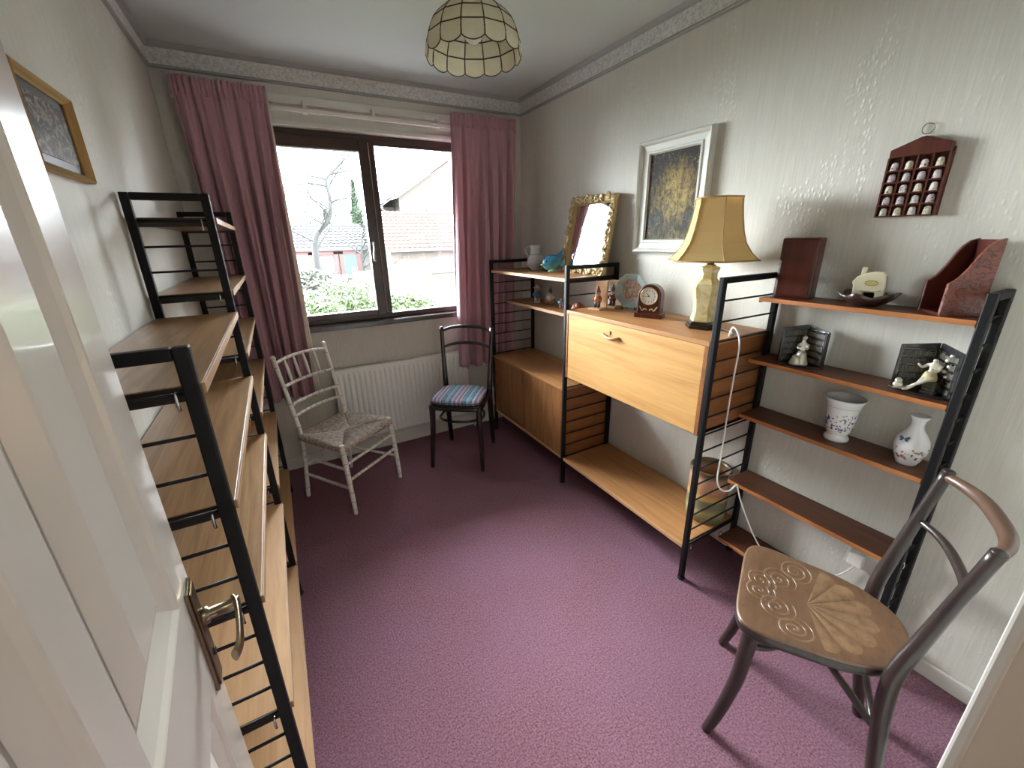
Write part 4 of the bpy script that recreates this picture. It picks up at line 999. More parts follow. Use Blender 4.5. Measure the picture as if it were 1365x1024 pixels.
k = MB(); k.prism([(.03, .088), (.0, .104), (-.03, .112), (-.052, .132), (-.060, .150), (-.064, .118), (-.058, .092), (-.03, .085)], (-.004, 0, 0), (0,1,0), (0,0,1), (1,0,0), .008); k.build('dorsal_fin', M['fish'], fs_, world=False, bevel=.002)
k = MB(); k.prism([(-.045, .050), (-.075, .084), (-.080, .052), (-.070, .022), (-.045, .040)], (-.004, 0, 0), (0,1,0), (0,0,1), (1,0,0), .008); k.build('tail_fin', M['fish'], fs_, world=False, bevel=.002)
k = MB(); k.lathe([(.030, 0), (.032, .004), (.024, .014), (.02, .024)], (0, .0, 0), 16, sx=.75, sy=1.2); k.build('foot', M['fish'], fs_, world=False)
k = MB(); k.tube([(-.020, .038, .066), (-.026, .038, .067)], .0055, 12); k.build('eye', M['black_china'], fs_, world=False)
k = MB(); k.tube(cr([(-.020, .066, .046), (-.014, .078, .046), (0, .083, .046), (.014, .078, .046), (.020, .066, .046)]), .005, 8); k.build('lips', mat('pale_lip_glaze', srgb(206, 212, 150), .2), fs_, world=False)

mr = thing('gilt_mirror', 'mirror in an ornate gilt frame leaning on the wall over the ladder', 'mirror', (1.665, 2.025, ZJ))
my0, my1, mh = 1.825, 2.225, .440
tilt = (1.742-1.665)/mh
def MP(y, h_, off): return Vector((1.665+tilt*h_-off, y, ZJ+h_-off*tilt*0+.001))
fw = .048
rs = [(0, .0), (0, .014), (.15, .026), (.45, .020), (.7, .022), (.88, .012), (1.0, .006)]
rr_ = []
for q, off in rs:
    i = q*fw; rr_ += [MP(my0+i, i, off), MP(my1-i, i, off), MP(my1-i, mh-i, off), MP(my0+i, mh-i, off)]
k = MB(); k.add(rr_, [(a*4+c_, a*4+(c_+1) % 4, (a+1)*4+(c_+1) % 4, (a+1)*4+c_) for a in range(len(rs)-1) for c_ in range(4)]); k.build('frame', M['gold'], mr)
k = MB()
def scroll(cy, chh, s_, seed):
    rnd = random.Random(seed)
    for j in range(3):
        a0 = rnd.random()*6; R_ = s_*(.6+.5*rnd.random()); 
        pts = [MP(cy+R_*(1-t*.6)*math.cos(a0+t*5), chh+R_*(1-t*.6)*math.sin(a0+t*5), .024+.006*math.sin(t*6)) for t in [i/8 for i in range(9)]]
        k.tube(pts, [.0075-.0035*i/8 for i in range(9)], 6)
    k.ball(MP(cy, chh, .028), .009, 6)
n1, n2 = 9, 10
for i in range(n1):
    y = lerp(my0+.02, my1-.02, i/(n1-1)); scroll(y, .012, .023, i); scroll(y, mh-.012, .023, i+50)
for i in range(1, n2-1):
    h_ = lerp(.02, mh-.02, i/(n2-1)); scroll(my0+.014, h_, .023, i+100); scroll(my1-.014, h_, .023, i+150)
k.build('carved_scrolls', M['gold'], mr)
k = MB(); rrx = [MP(my0+fw-.004, fw-.004, .008), MP(my1-fw+.004, fw-.004, .008), MP(my1-fw+.004, mh-fw+.004, .008), MP(my0+fw-.004, mh-fw+.004, .008)]
k.hexa([p+Vector((.004, 0, 0)) for p in rrx], rrx); k.build('mirror_glass', M['mirror'], mr)

# ------------------------------------------------------------------ things on the narrow shelves
ZT = 1.268
MG = M['mahogany']
M['carved'] = mat('carved_mahogany', srgb(104, 52, 38), .35, coat=.2)
_m = M['carved']; _v = coords(_m, (1,1,1)); _n = noise(_m, _v, 26, 3, .5, 2.5); _k = ramp(_m, _n, [(.44, g(0)), (.50, g(1)), (.56, g(0))])
setc(_m, mixc(_m, _k, srgb(116, 58, 42), srgb(66, 28, 20))); bump(_m, _n, .9, .006)
# carved letter rack: two swooping sides, low open front
lr = thing('letter_rack', 'reddish carved wooden letter rack with swooping sides on the top narrow shelf', 'letter rack', (1.687, .402, ZT), math.radians(45))
prof = [(0.048, 0), (.048, .090), (.040, .094), (.028, .106), (.012, .134), (-.002, .166), (-.014, .188), (-.028, .202), (-.047, .208), (-.047, 0)]
for xs in (-.050, .040):
    k = MB(); k.prism(prof, (xs, 0, 0), (0,1,0), (0,0,1), (1,0,0), .010); k.build('side_panel', M['carved'] if xs < 0 else MG, lr, world=False, bevel=.002)
MB().box(-.040, .040, -.047, .046, 0, .008).build('base', MG, lr, world=False)
MB().box(-.040, .040, -.047, -.039, .008, .204).build('end_panel', MG, lr, world=False)
# box-like wooden slab at the left end
sb = thing('wooden_book_slab', 'upright dark reddish wooden block at the left end of the top narrow shelf', 'box', (1.690, .822, ZT), math.radians(8))
MB().box(-.030, .030, -.060, .060, 0, .215).build('block', MG, sb, world=False, bevel=.006)
MB().box(-.034, -.030, -.052, .052, .010, .205).build('front_panel', MG, sb, world=False, bevel=.003)
# scalloped dish with a ceramic ornament
dsh = thing('scalloped_dish', 'dark brown scalloped dish under the cream fireplace ornament', 'dish', (1.680, .597, ZT), 0)
M['dish'] = mat('brown_glaze', srgb(60, 40, 34), .3, coat=.3)
k = MB(); k.lathe([(.034, 0), (.038, .004), (.050, .010), (.066, .022), (.078, .038), (.075, .039), (.060, .026), (.036, .014), (.001, .012)], (0,0,0), 48, fn=lambda a, r, z: 1+(.07*math.cos(6*a) if r > .05 else 0))
k.v = [(p[0], p[1], p[2]+(.006*math.cos(6*math.atan2(p[1], p[0])) if math.hypot(p[0], p[1]) > .065 else 0)) for p in k.v]
k.build('bowl', M['dish'], dsh, world=False)
or_ = thing('ceramic_fireplace', 'cream ceramic fireplace ornament standing in the scalloped dish', 'ornament', (1.682, .597, ZT+.0135), math.radians(14))
body = [(-.034, 0), (-.018, 0), (-.018, .030), (.012, .030), (.012, 0), (.034, 0), (.040, .012), (.040, .050), (.046, .062), (.036, .078), (.016, .090), (-.008, .096), (-.026, .094), (-.036, .082), (-.040, .050), (-.040, .010)]
k = MB(); k.prism(body, (.020, 0, 0), (0,1,0), (0,0,1), (-1,0,0), .040); k.build('body', M['cream_cer'], or_, world=False, bevel=.004)
MB().box(-.026, .004, -.030, .024, .034, .039).build('mantel', M['cream_cer'], or_, world=False, bevel=.0015)
MB().box(.000, .018, .016, .030, .080, .108).build('chimney', M['cream_cer'], or_, world=False, bevel=.003)
MB().box(.012, .016, -.017, .011, 0, .030).build('hearth', M['dish'], or_, world=False)
k = MB(); k.prism([(.016*math.cos(a)-.004, .060+.0075*math.sin(a)) for a in [2*PI*i/24 for i in range(24)]], (-.020, 0, 0), (0,1,0), (0,0,1), (-1,0,0), .0015); pq = k.build('oval_plaque', mat('gold_plaque', srgb(206, 190, 120), .35, .3), or_, world=False)
k = MB(); k.tube([(-.0216, .016*math.cos(a)-.004, .060+.0075*math.sin(a)) for a in [2*PI*i/24 for i in range(24)]], .0008, 5, closed=True); k.build('plaque_rim', M['brass'], pq, world=False)

# black corner-bookcase scenes with silver-white figures
M['silver_fig'] = mat('silvered_figure', srgb(206, 200, 182), .3, .25)
M['nook'] = mat('black_resin', srgb(28, 26, 28), .3, coat=.4)
M['nook_books'] = mat('dark_book_rows', srgb(74, 70, 58), .5)
_m = M['nook_books']; setc(_m, ramp(_m, noise(_m, coords(_m, (160, 160, 1)), 1, 2), [(.35, srgb(44, 42, 38)), (.65, srgb(98, 94, 76))]))
def skin(name, verts, edges, radii, m_, root, sub=2):
    me = bpy.data.meshes.new(name); me.from_pydata(verts, edges, []); o = bpy.data.objects.new(name, me); C.objects.link(o); o.parent = root
    me.materials.append(m_)
    md = o.modifiers.new('skin', 'SKIN'); md.use_smooth_shade = True
    lay = me.skin_vertices[0].data if me.skin_vertices else None
    if lay is None:
        bpy.context.view_layer.objects.active = o; lay = me.skin_vertices[0].data
    for i, r in enumerate(radii): lay[i].radius = (r, r)
    lay[0].use_root = True
    ss = o.modifiers.new('sub', 'SUBSURF'); ss.levels = sub; ss.render_levels = sub
    return o
def nook(label, loc, rz, flute):
    r_ = thing('figurine_scene', label, 'figurine', loc, rz, 'black figurine scenes on the narrow shelf')
    # two walls meeting in a corner at the back, opening towards local -x
    W2 = .098; H = .148 if not flute else .152
    for sg, nm in ((1, 'left'), (-1, 'right')):
        d = Vector((-.055, sg*.070, 0)); dn = d.normalized(); nrm = Vector((-dn.y*sg, dn.x*sg, 0)); 
        if nrm.x > 0: nrm = -nrm
        o0 = Vector((.030, 0, 0))
        k = MB(); L = d.length
        k.prism([(0, 0), (L, 0), (L, H-.012), (0, H)], o0, dn, (0,0,1), -nrm, .007)
        k.build('bookcase_wall', M['nook'], r_, world=False, bevel=.0015)
        k = MB()
        for q in (0, L-.006): k.prism([(q, .006), (q+.006, .006), (q+.006, H-.014), (q, H-.014)], o0, dn, (0,0,1), nrm, .006)
        for j in range(6): z = .008+j*.0245; k.prism([(.004, z), (L-.004, z), (L-.004, z+.003), (.004, z+.003)], o0, dn, (0,0,1), nrm, .0065)
        k.build('bookshelf', M['nook'], r_, world=False)
        k = MB(); 
        for j in range(5):
            z = .0115+j*.0245; x_ = .007
            while x_ < L-.010:
                w_ = random.uniform(.003, .006); hh = random.uniform(.014, .019)
                k.prism([(x_, z), (x_+w_*.9, z), (x_+w_*.9, z+hh), (x_, z+hh)], o0, dn, (0,0,1), nrm, .005); x_ += w_
        tag(k.build('row_of_books', M['nook_books'], r_, world=False), None, None, kind='stuff')
    k = MB(); k.prism([(.034, 0), (-.030, .074), (-.044, .050), (-.050, 0), (-.044, -.050), (-.030, -.074)], (0,0,0), (1,0,0), (0,1,0), (0,0,1), .006); k.build('base', M['nook'], r_, world=False, bevel=.0015)
    if not flute:
        # seated lady reading, long skirt
        k = MB(); k.lathe([(.026, .006), (.024, .012), (.019, .030), (.016, .044), (.012, .054)], (-.014, 0, 0), 18, sx=1.15); 
        k.lathe([(.022, .006), (.020, .014), (.014, .030), (.010, .040)], (-.030, .012, 0), 14); k.build('skirt', M['silver_fig'], r_, world=False)
        fg = skin('figure', [(-.010, 0, .050), (-.008, 0, .066), (-.008, 0, .080), (-.009, 0, .089), (-.012, 0, .099), (-.008, .013, .078), (-.018, .016, .066), (-.030, .010, .068), (-.008, -.013, .078), (-.018, -.016, .066), (-.030, -.008, .068)],
             [(0,1),(1,2),(2,3),(3,4),(2,5),(5,6),(6,7),(2,8),(8,9),(9,10)], [.011,.0095,.009,.0045,.009,.005,.0042,.003,.005,.0042,.003], M['silver_fig'], r_)
        MB().box(-.040, -.028, -.010, .012, .067, .070).build('open_book', M['ceramic'], r_, world=False)
        k = MB(); k.ball((-.006, 0, .104), .0085, 8); k.build('hair_bun', M['silver_fig'], r_, world=False)
    else:
        # seated figure with long crossed legs on a stack of books
        k = MB()
        for i, (z, s_) in enumerate(((.006, .020), (.016, .018), (.026, .019), (.035, .016))): k.box(-.016-s_*.6, -.010+s_*.8, -.030-s_*.2, -.030+s_*1.4, z, z+.0085)
        tag(k.build('book_stack', M['nook_books'], r_, world=False), None, None)
        fg = skin('figure', [(-.010, -.012, .056), (-.010, -.013, .074), (-.010, -.014, .092), (-.012, -.013, .101), (-.014, -.012, .112), (-.010, .002, .090), (-.016, .012, .080), (-.026, .020, .092), (-.010, -.028, .090), (-.018, -.026, .076), (-.028, -.010, .080),
              (-.024, -.004, .056), (-.036, .004, .034), (-.046, .022, .011), (-.028, -.018, .056), (-.040, .0, .036), (-.040, .032, .011), (-.056, .030, .010), (-.050, .042, .010)],
             [(0,1),(1,2),(2,3),(3,4),(2,5),(5,6),(6,7),(2,8),(8,9),(9,10),(0,11),(11,12),(12,13),(0,14),(14,15),(15,16),(13,17),(16,18)], [.011,.0095,.010,.0045,.0085,.0055,.0045,.0035,.0055,.0045,.0035,.007,.0055,.004,.007,.0055,.004,.003,.003], M['silver_fig'], r_)
        k = MB(); k.lathe([(.017, .044), (.018, .052), (.015, .064), (.011, .072)], (-.012, -.010, 0), 14, sx=1.2); k.build('breeches', mat('pale_gold_breeches', srgb(196, 176, 132), .35), r_, world=False)
        k = MB(); k.ball((-.044, .046, .018), .013, 8, 0, .9); k.ball((-.046, .046, .032), .009, 8); k.ball((-.054, .046, .031), .004, 6); k.build('small_animal', M['silver_fig'], r_, world=False)
        k = MB(); 
        for i in range(5): k.ball((-.004+.002*(i % 2), -.044+.008*(i % 2), .062+.016*i), .009, 6, 0, .8)
        k.build('stone_pillar', M['silver_fig'], r_, world=False)
    return r_
nook('black bookcase scene with a seated white lady reading, left on the shelf', (1.690, .752, 1.023), math.radians(16), False)
nook('black bookcase scene with a long-legged seated figure and small animal, right', (1.688, .402, 1.023), math.radians(-4), True)

# floral vases
def floral(name, cols, zlo, zhi, scale):
    m = mat(name, srgb(230, 230, 230), .12, coat=.5); v = coords(m, (1,1,1)); N, L, B = nodes(m)
    s_ = N.new('ShaderNodeSeparateXYZ'); L.new(v, s_.inputs[0])
    n_ = noise(m, v, scale, 2, .5, .6); zz = s_.outputs[2]
    band = ramp(m, zz, [(max(0, zlo-.01), g(0)), (zlo, g(1)), (zhi*.8+zlo*.2, g(.75)), (zhi, g(0))])
    msk = mathn(m, 'GREATER_THAN', mathn(m, 'MULTIPLY', n_, mathn(m, 'ADD', .55, mathn(m, 'MULTIPLY', band, .6))), .60)
    n2 = noise(m, v, scale*.6, 1)
    fl_ = ramp(m, n2, [(.35, cols[0]), (.5, cols[1]), (.6, cols[2])]); N['Color Ramp'].color_ramp.interpolation = 'LINEAR'
    setc(m, mixc(m, msk, srgb(230, 230, 230), fl_)); return m
v1 = thing('beaker_vase', 'white flared beaker vase with small violet-blue flowers', 'vase', (1.688, .585, .781), 0, 'floral vases on the narrow shelf')
fl1 = floral('violet_flower_china', (srgb(84, 78, 132), srgb(112, 88, 140), srgb(70, 80, 110)), .045, .12, 120)
k = MB(); k.lathe([(.036, 0), (.038, .006), (.036, .014), (.031, .020), (.030, .026), (.040, .040), (.043, .056), (.044, .080), (.047, .116), (.054, .146), (.060, .162), (.057, .162), (.051, .146), (.044, .110), (.040, .060), (.001, .050)], (0,0,0), 40)
k.build('body', fl1, v1, world=False)
MB().tube([(.0520*math.cos(a), .0520*math.sin(a), .132) for a in [2*PI*i/40 for i in range(40)]], .0008, 5, closed=True).build('rim_line', mat('grey_line', srgb(170, 172, 180), .3), v1, world=False)
v2 = thing('baluster_vase', 'white narrow-necked vase with butterfly and orange flowers', 'vase', (1.690, .388, .781), 0, 'floral vases on the narrow shelf')
fl2 = floral('orange_flower_china', (srgb(176, 104, 84), srgb(196, 128, 104), srgb(84, 104, 74)), .022, .075, 95)
k = MB(); k.lathe([(.026, 0), (.027, .004), (.033, .018), (.042, .044), (.044, .066), (.040, .088), (.028, .108), (.019, .122), (.016, .136), (.018, .152), (.025, .166), (.0235, .167), (.016, .152), (.013, .136), (.013, .120)], (0,0,0), 40)
k.build('body', fl2, v2, world=False)
k = MB()
for sg in (-1, 1):
    k.prism([(0, 0), (sg*.009, .008), (sg*.013, .003), (sg*.009, -.003), (sg*.010, -.009), (sg*.004, -.009)], (-.0395, .010, .094), (-.25, .968, 0), (.35, 0, .93), (-1, 0, 0), .002)
k.build('butterfly', mat('blue_butterfly', srgb(44, 70, 104), .3), v2, world=False)

# stoneware pot behind the ladder
M['stone'] = mat('striped_stoneware', srgb(160, 150, 112), .35, coat=.2)
_m = M['stone']; _v = coords(_m, (1,1,1)); N_, L_, B_ = nodes(_m); _s = N_.new('ShaderNodeSeparateXYZ'); L_.new(_v, _s.inputs[0])
_q = mathn(_m, 'ADD', mathn(_m, 'MULTIPLY', _s.outputs[2], 3.4), mathn(_m, 'MULTIPLY', noise(_m, _v, 14, 3), .03))
setc(_m, ramp(_m, _q, [(.0, srgb(140, 136, 92)), (.10, srgb(126, 126, 90)), (.22, srgb(178, 170, 120)), (.30, srgb(128, 126, 96)), (.42, srgb(120, 118, 92)), (.46, srgb(206, 176, 96)), (.52, srgb(196, 160, 90)), (.56, srgb(178, 128, 90)), (.80, srgb(190, 150, 116)), (.88, srgb(104, 84, 58)), (1, srgb(96, 80, 56))]))
pt = thing('stoneware_pot', 'large striped stoneware pot on the low shelf behind the ladder', 'pot', (1.648, 1.010, .186))
k = MB(); k.lathe([(.078, 0), (.086, .006), (.089, .05), (.089, .15), (.088, .22), (.085, .255), (.089, .262), (.089, .270), (.082, .271), (.080, .25), (.082, .14), (.076, .012), (.001, .010)], (0,0,0), 40)
k.build('body', M['stone'], pt, world=False)
k = MB(); k.tube([(.0885*math.cos(a), .0885*math.sin(a), .266) for a in [2*PI*i/40 for i in range(40)]], .004, 6, closed=True); k.build('rim', mat('dark_pot_rim', srgb(84, 70, 52), .4), pt, world=False)

# ------------------------------------------------------------------ the garden and houses beyond the window
M['grass'] = mat('lawn', srgb(56, 65, 40), .9); _m = M['grass']; _v = coords(_m, (1,1,1)); setc(_m, ramp(_m, noise(_m, _v, 9, 4), [(.3, srgb(47, 57, 32)), (.7, srgb(65, 75, 49))]))
struct(MB().box(-14, 26, 3.3, 46, -.35, -.25).build('ground', M['grass']))
struct(MB().box(XL-3, XR+3, YB+.25, 4.6, -.25, -.18).build('patio', mat('concrete_paving', srgb(82, 80, 76), .9)))
def brick_mat(name, c1, c2, mortar, scale=1):
    m = mat(name, c1, .85); N, L, B = nodes(m); tc = coords(m, (1,1,1), rot=(PI/2, 0, 0))
    bt = N.new('ShaderNodeTexBrick'); bt.inputs['Scale'].default_value = 4.4*scale; bt.inputs['Color1'].default_value = c1; bt.inputs['Color2'].default_value = c2; bt.inputs['Mortar'].default_value = mortar
    bt.inputs['Mortar Size'].default_value = .016; L.new(tc, bt.inputs['Vector']); setc(m, bt.outputs['Color']); return m
M['brick'] = brick_mat('pale_brick', srgb(61, 51, 46), srgb(54, 45, 40), srgb(65, 61, 57))
M['tile'] = mat('red_roof_tiles', srgb(59, 35, 27), .8); _m = M['tile']; _v = coords(_m, (1,1,1)); setc(_m, ramp(_m, noise(_m, _v, 5, 4), [(.3, srgb(51, 29, 23)), (.7, srgb(67, 44, 35))]))
M['slate'] = mat('dark_roof_tiles', srgb(35, 34, 37), .8); _m = M['slate']; _v = coords(_m, (1,1,1)); setc(_m, ramp(_m, noise(_m, _v, 5, 4), [(.3, srgb(29, 28, 31)), (.7, srgb(43, 42, 44))]))
M['redpaint'] = mat('red_fascia_paint', srgb(82, 25, 22), .5); M['bluepaint'] = mat('blue_door_paint', srgb(30, 60, 72), .5)
M['upvc'] = mat('white_upvc', srgb(104, 104, 104), .4); M['darkglass'] = mat('dark_window_glass', srgb(30, 33, 37), .08)
M['fence_c'] = mat('pale_timber', srgb(68, 60, 46), .8); M['render'] = mat('pale_render', srgb(65, 63, 59), .9)
def tiled_roof(root, p00, p10, p01, p11, m_, nx, ny, th_=.05):
    # rows of tiles stepping up from eave p00-p10 to ridge p01-p11
    k = MB(); p00, p10, p01, p11 = map(Vector, (p00, p10, p01, p11)); n = (p10-p00).cross(p01-p00).normalized()
    if n.z < 0: n = -n
    for j in range(ny):
        v0, v1 = j/ny, (j+1.12)/ny
        prev = None; vs = []
        for i in range(nx*2+1):
            u = i/(nx*2); a = vl(vl(p00, p10, u), vl(p01, p11, u), v0); b_ = vl(vl(p00, p10, u), vl(p01, p11, u), min(1, v1))
            hgt = .028 if i % 2 else 0
            vs += [a+n*(.045+hgt), b_+n*(.0+hgt), a+n*hgt]
        fs = []
        for i in range(nx*2): fs += [(i*3, (i+1)*3, (i+1)*3+1, i*3+1), (i*3, i*3+2, (i+1)*3+2, (i+1)*3)]
        k.add(vs, fs)
    o = k.build('roof_tiles', m_, root); o['kind'] = 'stuff'
    MB().hexa([p00-n*th_, p10-n*th_, p11-n*th_, p01-n*th_], [p00, p10, p11, p01]).build('roof_deck', m_, root)
# garage block on the right: eave faces the window
gh = thing('garage_building', 'low brick outbuilding with a red tiled roof beyond the garden', 'building', (5.0, 13.5, -.25))
MB().box(3.18, 8.2, 13.0, 15.9, -.25, 1.30).build('wall', M['brick'], gh)
tiled_roof(gh, (3.02, 12.82, 1.27), (8.4, 12.82, 1.27), (3.02, 15.0, 2.45), (8.4, 15.0, 2.45), M['tile'], 34, 11)
MB().box(3.02, 8.4, 12.74, 12.84, 1.18, 1.28).build('gutter', M['black_plastic'], gh)
MB().prism([(12.9, 1.2), (15.0, 2.42), (15.9, 1.3)], (3.10, 0, 0), (0,1,0), (0,0,1), (1,0,0), .08).build('gable', M['brick'], gh)
MB().box(3.9, 4.35, 13.2, 13.5, 1.48, 1.62).build('roof_vent', M['render'], gh)
# two storey house behind: gable towards the window
hs_ = thing('brick_house', 'two-storey pale brick house with red verge and brown roof at right of the window view', 'house', (7.6, 17.5, -.25))
MB().box(4.53, 11.5, 16.4, 24, -.25, 3.05).build('wall', M['brick'], hs_)
MB().prism([(4.53, 3.05), (11.5, 3.05), (8.02, 5.30)], (0, 16.4, 0), (1,0,0), (0,0,1), (0,1,0), .2).build('gable', M['brick'], hs_)
tiled_roof(hs_, (3.75, 24.2, 2.72), (3.75, 16.1, 2.72), (8.02, 24.2, 5.50), (8.02, 16.1, 5.50), M['slate'], 30, 16)
tiled_roof(hs_, (12.3, 16.1, 2.72), (12.3, 24.2, 2.72), (8.02, 16.1, 5.50), (8.02, 24.2, 5.50), M['slate'], 30, 16)
MB().prism([(4.30, 2.98), (4.30, 3.16), (8.02, 5.54), (11.75, 3.16), (11.75, 2.98), (8.02, 5.34)], (0, 16.03, 0), (1,0,0), (0,0,1), (0,1,0), .06).build('verge_board', M['redpaint'], hs_)
MB().box(3.68, 3.82, 16.0, 24.2, 2.62, 2.74).build('gutter', M['black_plastic'], hs_)
b = MB(); b.tube(cr([(3.78, 16.3, 2.62), (4.2, 16.32, 2.45), (4.60, 16.34, 2.3), (4.62, 16.34, 1.2)]), .045, 8); b.build('downpipe', M['black_plastic'], hs_)
for (wx, wz) in ((5.6, 1.75), (8.8, 1.75), (5.6, -.1)):
    w_ = MB().box(wx, wx+1.1, 16.33, 16.45, wz, wz+1.0).build('window', M['upvc'], hs_); MB().box(wx+.07, wx+.5, 16.31, 16.34, wz+.07, wz+.93).build('pane', M['darkglass'], w_); MB().box(wx+.6, wx+1.03, 16.31, 16.34, wz+.07, wz+.93).build('pane', M['darkglass'], w_)
# recessed wing left of the gable with its window
MB().box(3.95, 4.53, 17.2, 24, -.25, 2.75).build('wing_wall', M['brick'], hs_)
w_ = MB().box(3.98, 4.45, 17.12, 17.2, 1.7, 2.5).build('window', M['upvc'], hs_); MB().box(4.02, 4.20, 17.1, 17.13, 1.76, 2.44).build('pane', M['darkglass'], w_); MB().box(4.24, 4.42, 17.1, 17.13, 1.76, 2.44).build('pane', M['darkglass'], w_)
MB().prism([(3.8, 2.6), (3.8, 4.2), (4.1, 4.2), (4.1, 2.6)], (0, 20, 0), (1,0,0), (0,0,1), (0,1,0), .3).build('flue', M['slate'], hs_) if 0 else None
# garages at left with red door frames
lg = thing('garage_block', 'low garage block with a dark roof and red-framed doors beyond the bare tree', 'building', (2.0, 15.4, -.25))
MB().box(-1.2, 3.0, 15.3, 17.2, -.25, 1.34).build('wall', M['render'], lg)
tiled_roof(lg, (-1.4, 15.05, 1.34), (3.08, 15.05, 1.34), (-1.4, 17.0, 2.12), (3.08, 17.0, 2.12), M['slate'], 26, 8)
MB().box(-1.4, 3.08, 15.0, 15.08, 1.24, 1.36).build('fascia', M['black_plastic'], lg)
for (dx, w2, m2) in ((.30, .75, M['upvc']), (1.32, .50, M['render']), (2.12, .42, M['bluepaint'])):
    d_ = MB().box(dx, dx+w2, 15.24, 15.32, -.25, 1.12).build('door', m2, lg)
    k = MB(); k.box(dx-.12, dx, 15.2, 15.3, -.25, 1.2); k.box(dx+w2, dx+w2+.12, 15.2, 15.3, -.25, 1.2); k.box(dx-.12, dx+w2+.12, 15.2, 15.3, 1.12, 1.22); k.build('door_frame', M['redpaint'], d_)
# garden wall, fence panels
gw = thing('garden_wall', 'pale low brick garden wall running behind the hedge', 'wall', (2, 11.4, -.25))
MB().box(-6, 8.5, 11.3, 11.5, -.25, .62).build('brickwork', M['brick'], gw); MB().box(-6, 8.5, 11.25, 11.55, .62, .70).build('coping', M['render'], gw)
for (fx, wd, lab) in ((1.45, .62, 'short pale vertical-board fence panel, left of the window mullion'), (2.24, .75, 'short pale vertical-board fence panel, right of the window mullion')):
    fp = thing('fence_panel', lab, 'fence', (fx, 9.0, -.25), group='pale fence panels in the garden')
    nb = 6; bw_ = wd/nb
    for i in range(nb): MB().box(fx+i*bw_+.006, fx+(i+1)*bw_-.006, 9.0, 9.02, -.25, .93-.01*(i % 2)).build('board', M['fence_c'], fp)
    for z in (.1, .72): MB().box(fx, fx+wd, 9.02, 9.05, z, z+.07).build('rail', M['fence_c'], fp)
    for xx in (fx-.06, fx+wd): MB().box(xx, xx+.06, 8.98, 9.06, -.25, 1.02).build('post', M['fence_c'], fp)
# leaves
M['leaf'] = mat('hedge_leaf', srgb(43, 57, 27), .5); _m = M['leaf']; _v = coords(_m, (1,1,1)); setc(_m, ramp(_m, noise(_m, _v, 16, 3), [(.3, srgb(32, 49, 20)), (.55, srgb(49, 62, 29)), (.75, srgb(71, 77, 39))]))
M['conifer'] = mat('conifer_leaf', srgb(34, 47, 30), .7); M['bark'] = mat('bare_bark', srgb(11, 10, 9), .85); M['twigleaf'] = mat('pale_new_leaf', srgb(34, 36, 26), .6)
def leaf_cloud(k, fn, n, s_, rnd):
    for _ in range(n):
        p = fn(rnd)
        if p is None: continue
        a = Vector((rnd.uniform(-1, 1), rnd.uniform(-1, 1), rnd.uniform(-.6, 1))).normalized(); b_ = a.orthogonal().normalized(); ss = s_*rnd.uniform(.6, 1.3)
        q = b_*ss*.45; k.add([p-a*ss, p+q, p+a*ss, p-q], [(0,1,2,3)])
def bush(label, cx, cy, rx, ry, h_, n, seed, cat='shrub', name='shrub', m_='leaf', s_=.055):
    rnd = random.Random(seed); r_ = thing(name, label, cat, (cx, cy, -.25))
    lumps = [(cx+rnd.uniform(-rx, rx)*.7, cy+rnd.uniform(-ry, ry)*.5, rnd.uniform(.55, .85)*h_, rnd.uniform(.3, .45)) for _ in range(9)]
    def fn(rn):
        l = rn.choice(lumps); t = rn.uniform(0, 2*PI); u = rn.uniform(-.9, 1); rr = l[3]*rx**.5*(.75+.3*rn.random()); c_ = math.sqrt(1-u*u)
        z = -.25+l[2]*1.0+rr*u*.75
        return Vector((l[0]+rr*c_*math.cos(t), l[1]+rr*c_*math.sin(t)*.8, max(-.2, z)))
    k = MB(); leaf_cloud(k, fn, n, s_, rnd)
    def fn2(rn): return Vector((cx+rn.uniform(-rx, rx), cy+rn.uniform(-ry, ry), rn.uniform(-.2, h_*.6-.25)))
    leaf_cloud(k, fn2, n//2, s_*1.2, rnd)
    o = k.build('foliage', M[m_], r_, fix=False); o['kind'] = 'stuff'
    k = MB()
    for _ in range(7): 
        a = rnd.uniform(0, 6.28); k.tube(cr([(cx, cy, -.25), (cx+.2*math.cos(a), cy+.2*math.sin(a), h_*.3-.1), (cx+rx*.6*math.cos(a), cy+ry*.6*math.sin(a), h_*.75-.25)], 4), [.02]*4+[.012]*5, 5)
    k.build('stems', M['bark'], r_); return r_
bush('bright green leafy shrub filling the lower left window pane', .78, 6.0, .62, .4, 1.28, 12000, 11, s_=.034)
bush('bright green low shrub in the lower right window pane', 1.78, 6.1, .46, .35, 1.10, 9000, 12, s_=.032)
bush('yellowish shrub at the far left of the window view', .40, 8.2, .5, .4, 1.35, 5000, 13, m_='twigleaf')
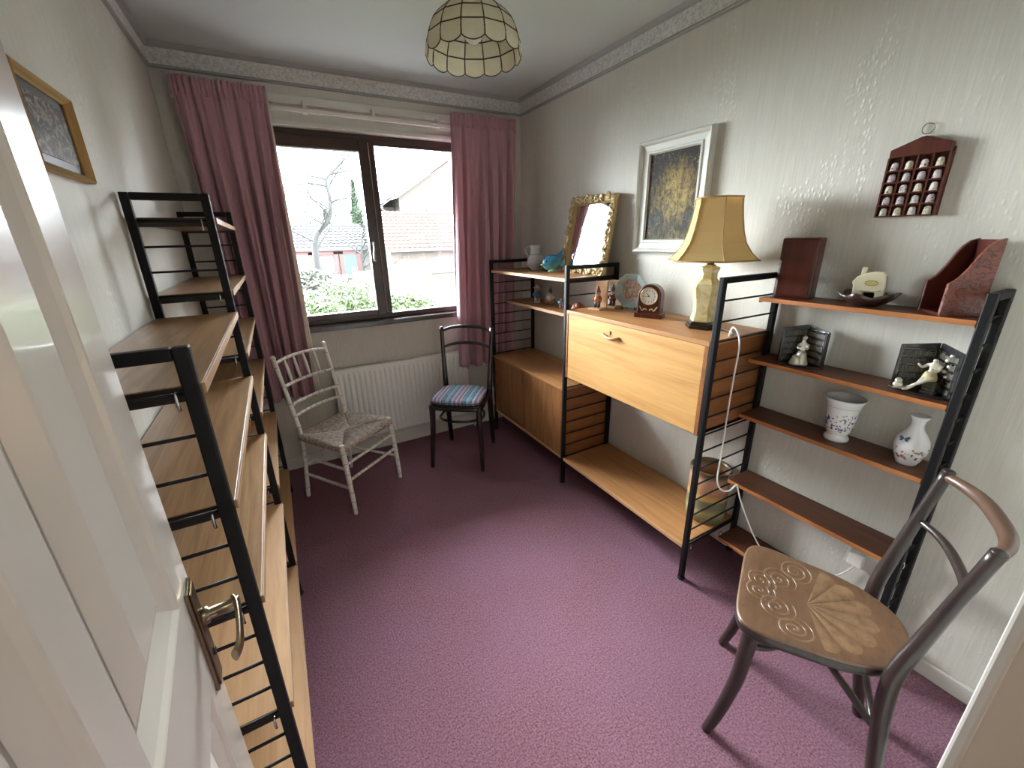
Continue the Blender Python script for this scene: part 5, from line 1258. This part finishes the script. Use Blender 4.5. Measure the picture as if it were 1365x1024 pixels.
def bare_tree(label, base, top, seed, nb=9, spread=1.0, rad_=.06, group=None, leaf=0, trunk=None):
    rnd = random.Random(seed); r_ = thing('bare_tree', label, 'tree', base, group=group); b0 = Vector(base)
    tp = trunk or [b0, b0+Vector((.05, 0, (top-b0.z)*.3)), b0+Vector((-.04, 0, (top-b0.z)*.65)), Vector((b0.x+.1, b0.y, top))]
    P = cr(tp, 8); N = len(P); k = MB(); k.tube(P, [lerp(rad_, rad_*.15, i/(N-1)) for i in range(N)], 8); k.build('trunk', M['bark'], r_)
    k = MB(); tips = []
    for i in range(nb):
        s0 = P[int(N*(.22+.7*i/nb))]; a = rnd.uniform(0, 6.28); L = spread*rnd.uniform(.5, 1.0)*(1.1-.6*i/nb)
        d = Vector((math.cos(a), math.sin(a)*.7, rnd.uniform(.15, .8))); pts = [s0]
        for j in range(4): d = (d+Vector((rnd.uniform(-.4, .4), rnd.uniform(-.4, .4), rnd.uniform(-.25, .35)))).normalized(); pts.append(pts[-1]+d*L/4)
        Q = cr(pts, 3); n_ = len(Q); k.tube(Q, [lerp(rad_*.38, rad_*.08, q/(n_-1)) for q in range(n_)], 5)
        for q in range(3, n_, 2):
            for _ in range(2):
                e = (Vector((rnd.uniform(-1, 1), rnd.uniform(-1, 1), rnd.uniform(-.2, 1))).normalized())*L*rnd.uniform(.2, .45); mid = Q[q]+e*.5+Vector((rnd.uniform(-.05, .05), 0, .03))
                k.tube([Q[q], mid, Q[q]+e], [rad_*.13, rad_*.09, rad_*.04], 4); tips.append(Q[q]+e)
    k.build('branches', M['bark'], r_)
    if leaf:
        k = MB(); leaf_cloud(k, lambda rn: rn.choice(tips)+Vector((rn.uniform(-.12, .12), rn.uniform(-.12, .12), rn.uniform(-.12, .12))), leaf, .03, rnd)
        o = k.build('new_leaves', M['twigleaf'], r_, fix=False); o['kind'] = 'stuff'
    return r_
bare_tree('bare branching tree with one tall bent limb in the left pane', (.72, 9.0, -.25), 2.95, 21, 13, 1.25, .07, trunk=[(.72, 9, -.25), (.74, 9, .9), (.80, 9, 1.58), (1.10, 9, 1.95), (1.16, 9, 2.3), (1.15, 9, 2.62), (1.38, 9, 2.85), (1.48, 9, 2.97)])
bare_tree('bare twiggy tree arching over the garage roofs, beside the mullion', (1.75, 9.6, -.25), 1.9, 22, 12, 1.3, .05)
for i, (x, y, tp_, sd) in enumerate(((.8, 19, 3.5, 31), (1.75, 20.5, 3.9, 32), (2.6, 22, 3.6, 33))):
    bare_tree(['slender budding tree at the far left of the left pane', 'slender budding tree left of the tall bent limb', 'slender budding tree right of the tall bent limb'][i], (x, y, -.25), tp_, sd, 16, 1.0, .06, 'slender trees on the skyline', 900)
def conifer(label, x, y, h_, r0, seed, n=2600):
    rnd = random.Random(seed); r_ = thing('conifer_tree', label, 'tree', (x, y, -.25), group='conifers on the skyline')
    MB().tube([(x, y, -.25), (x, y, h_)], [.10, .02], 8).build('trunk', M['bark'], r_)
    def fn(rn):
        t = rn.random()**.7; a = rn.uniform(0, 6.28); r = r0*(1-t)*rn.uniform(.6, 1)*(1+.25*math.sin(t*40)); return Vector((x+r*math.cos(a), y+r*math.sin(a), lerp(.3, h_, t)))
    k = MB(); leaf_cloud(k, fn, n, .10, rnd); o = k.build('foliage', M['conifer'], r_, fix=False); o['kind'] = 'stuff'
conifer('dark green pointed conifer just left of the mullion', 3.22, 18, 3.75, .52, 41)
conifer('rounded green conifer behind the garage block roof', 2.20, 19, 2.75, .60, 42)
conifer('small thin conifer on the skyline right of the mullion', 4.55, 20.5, 3.9, .35, 43, 1500)
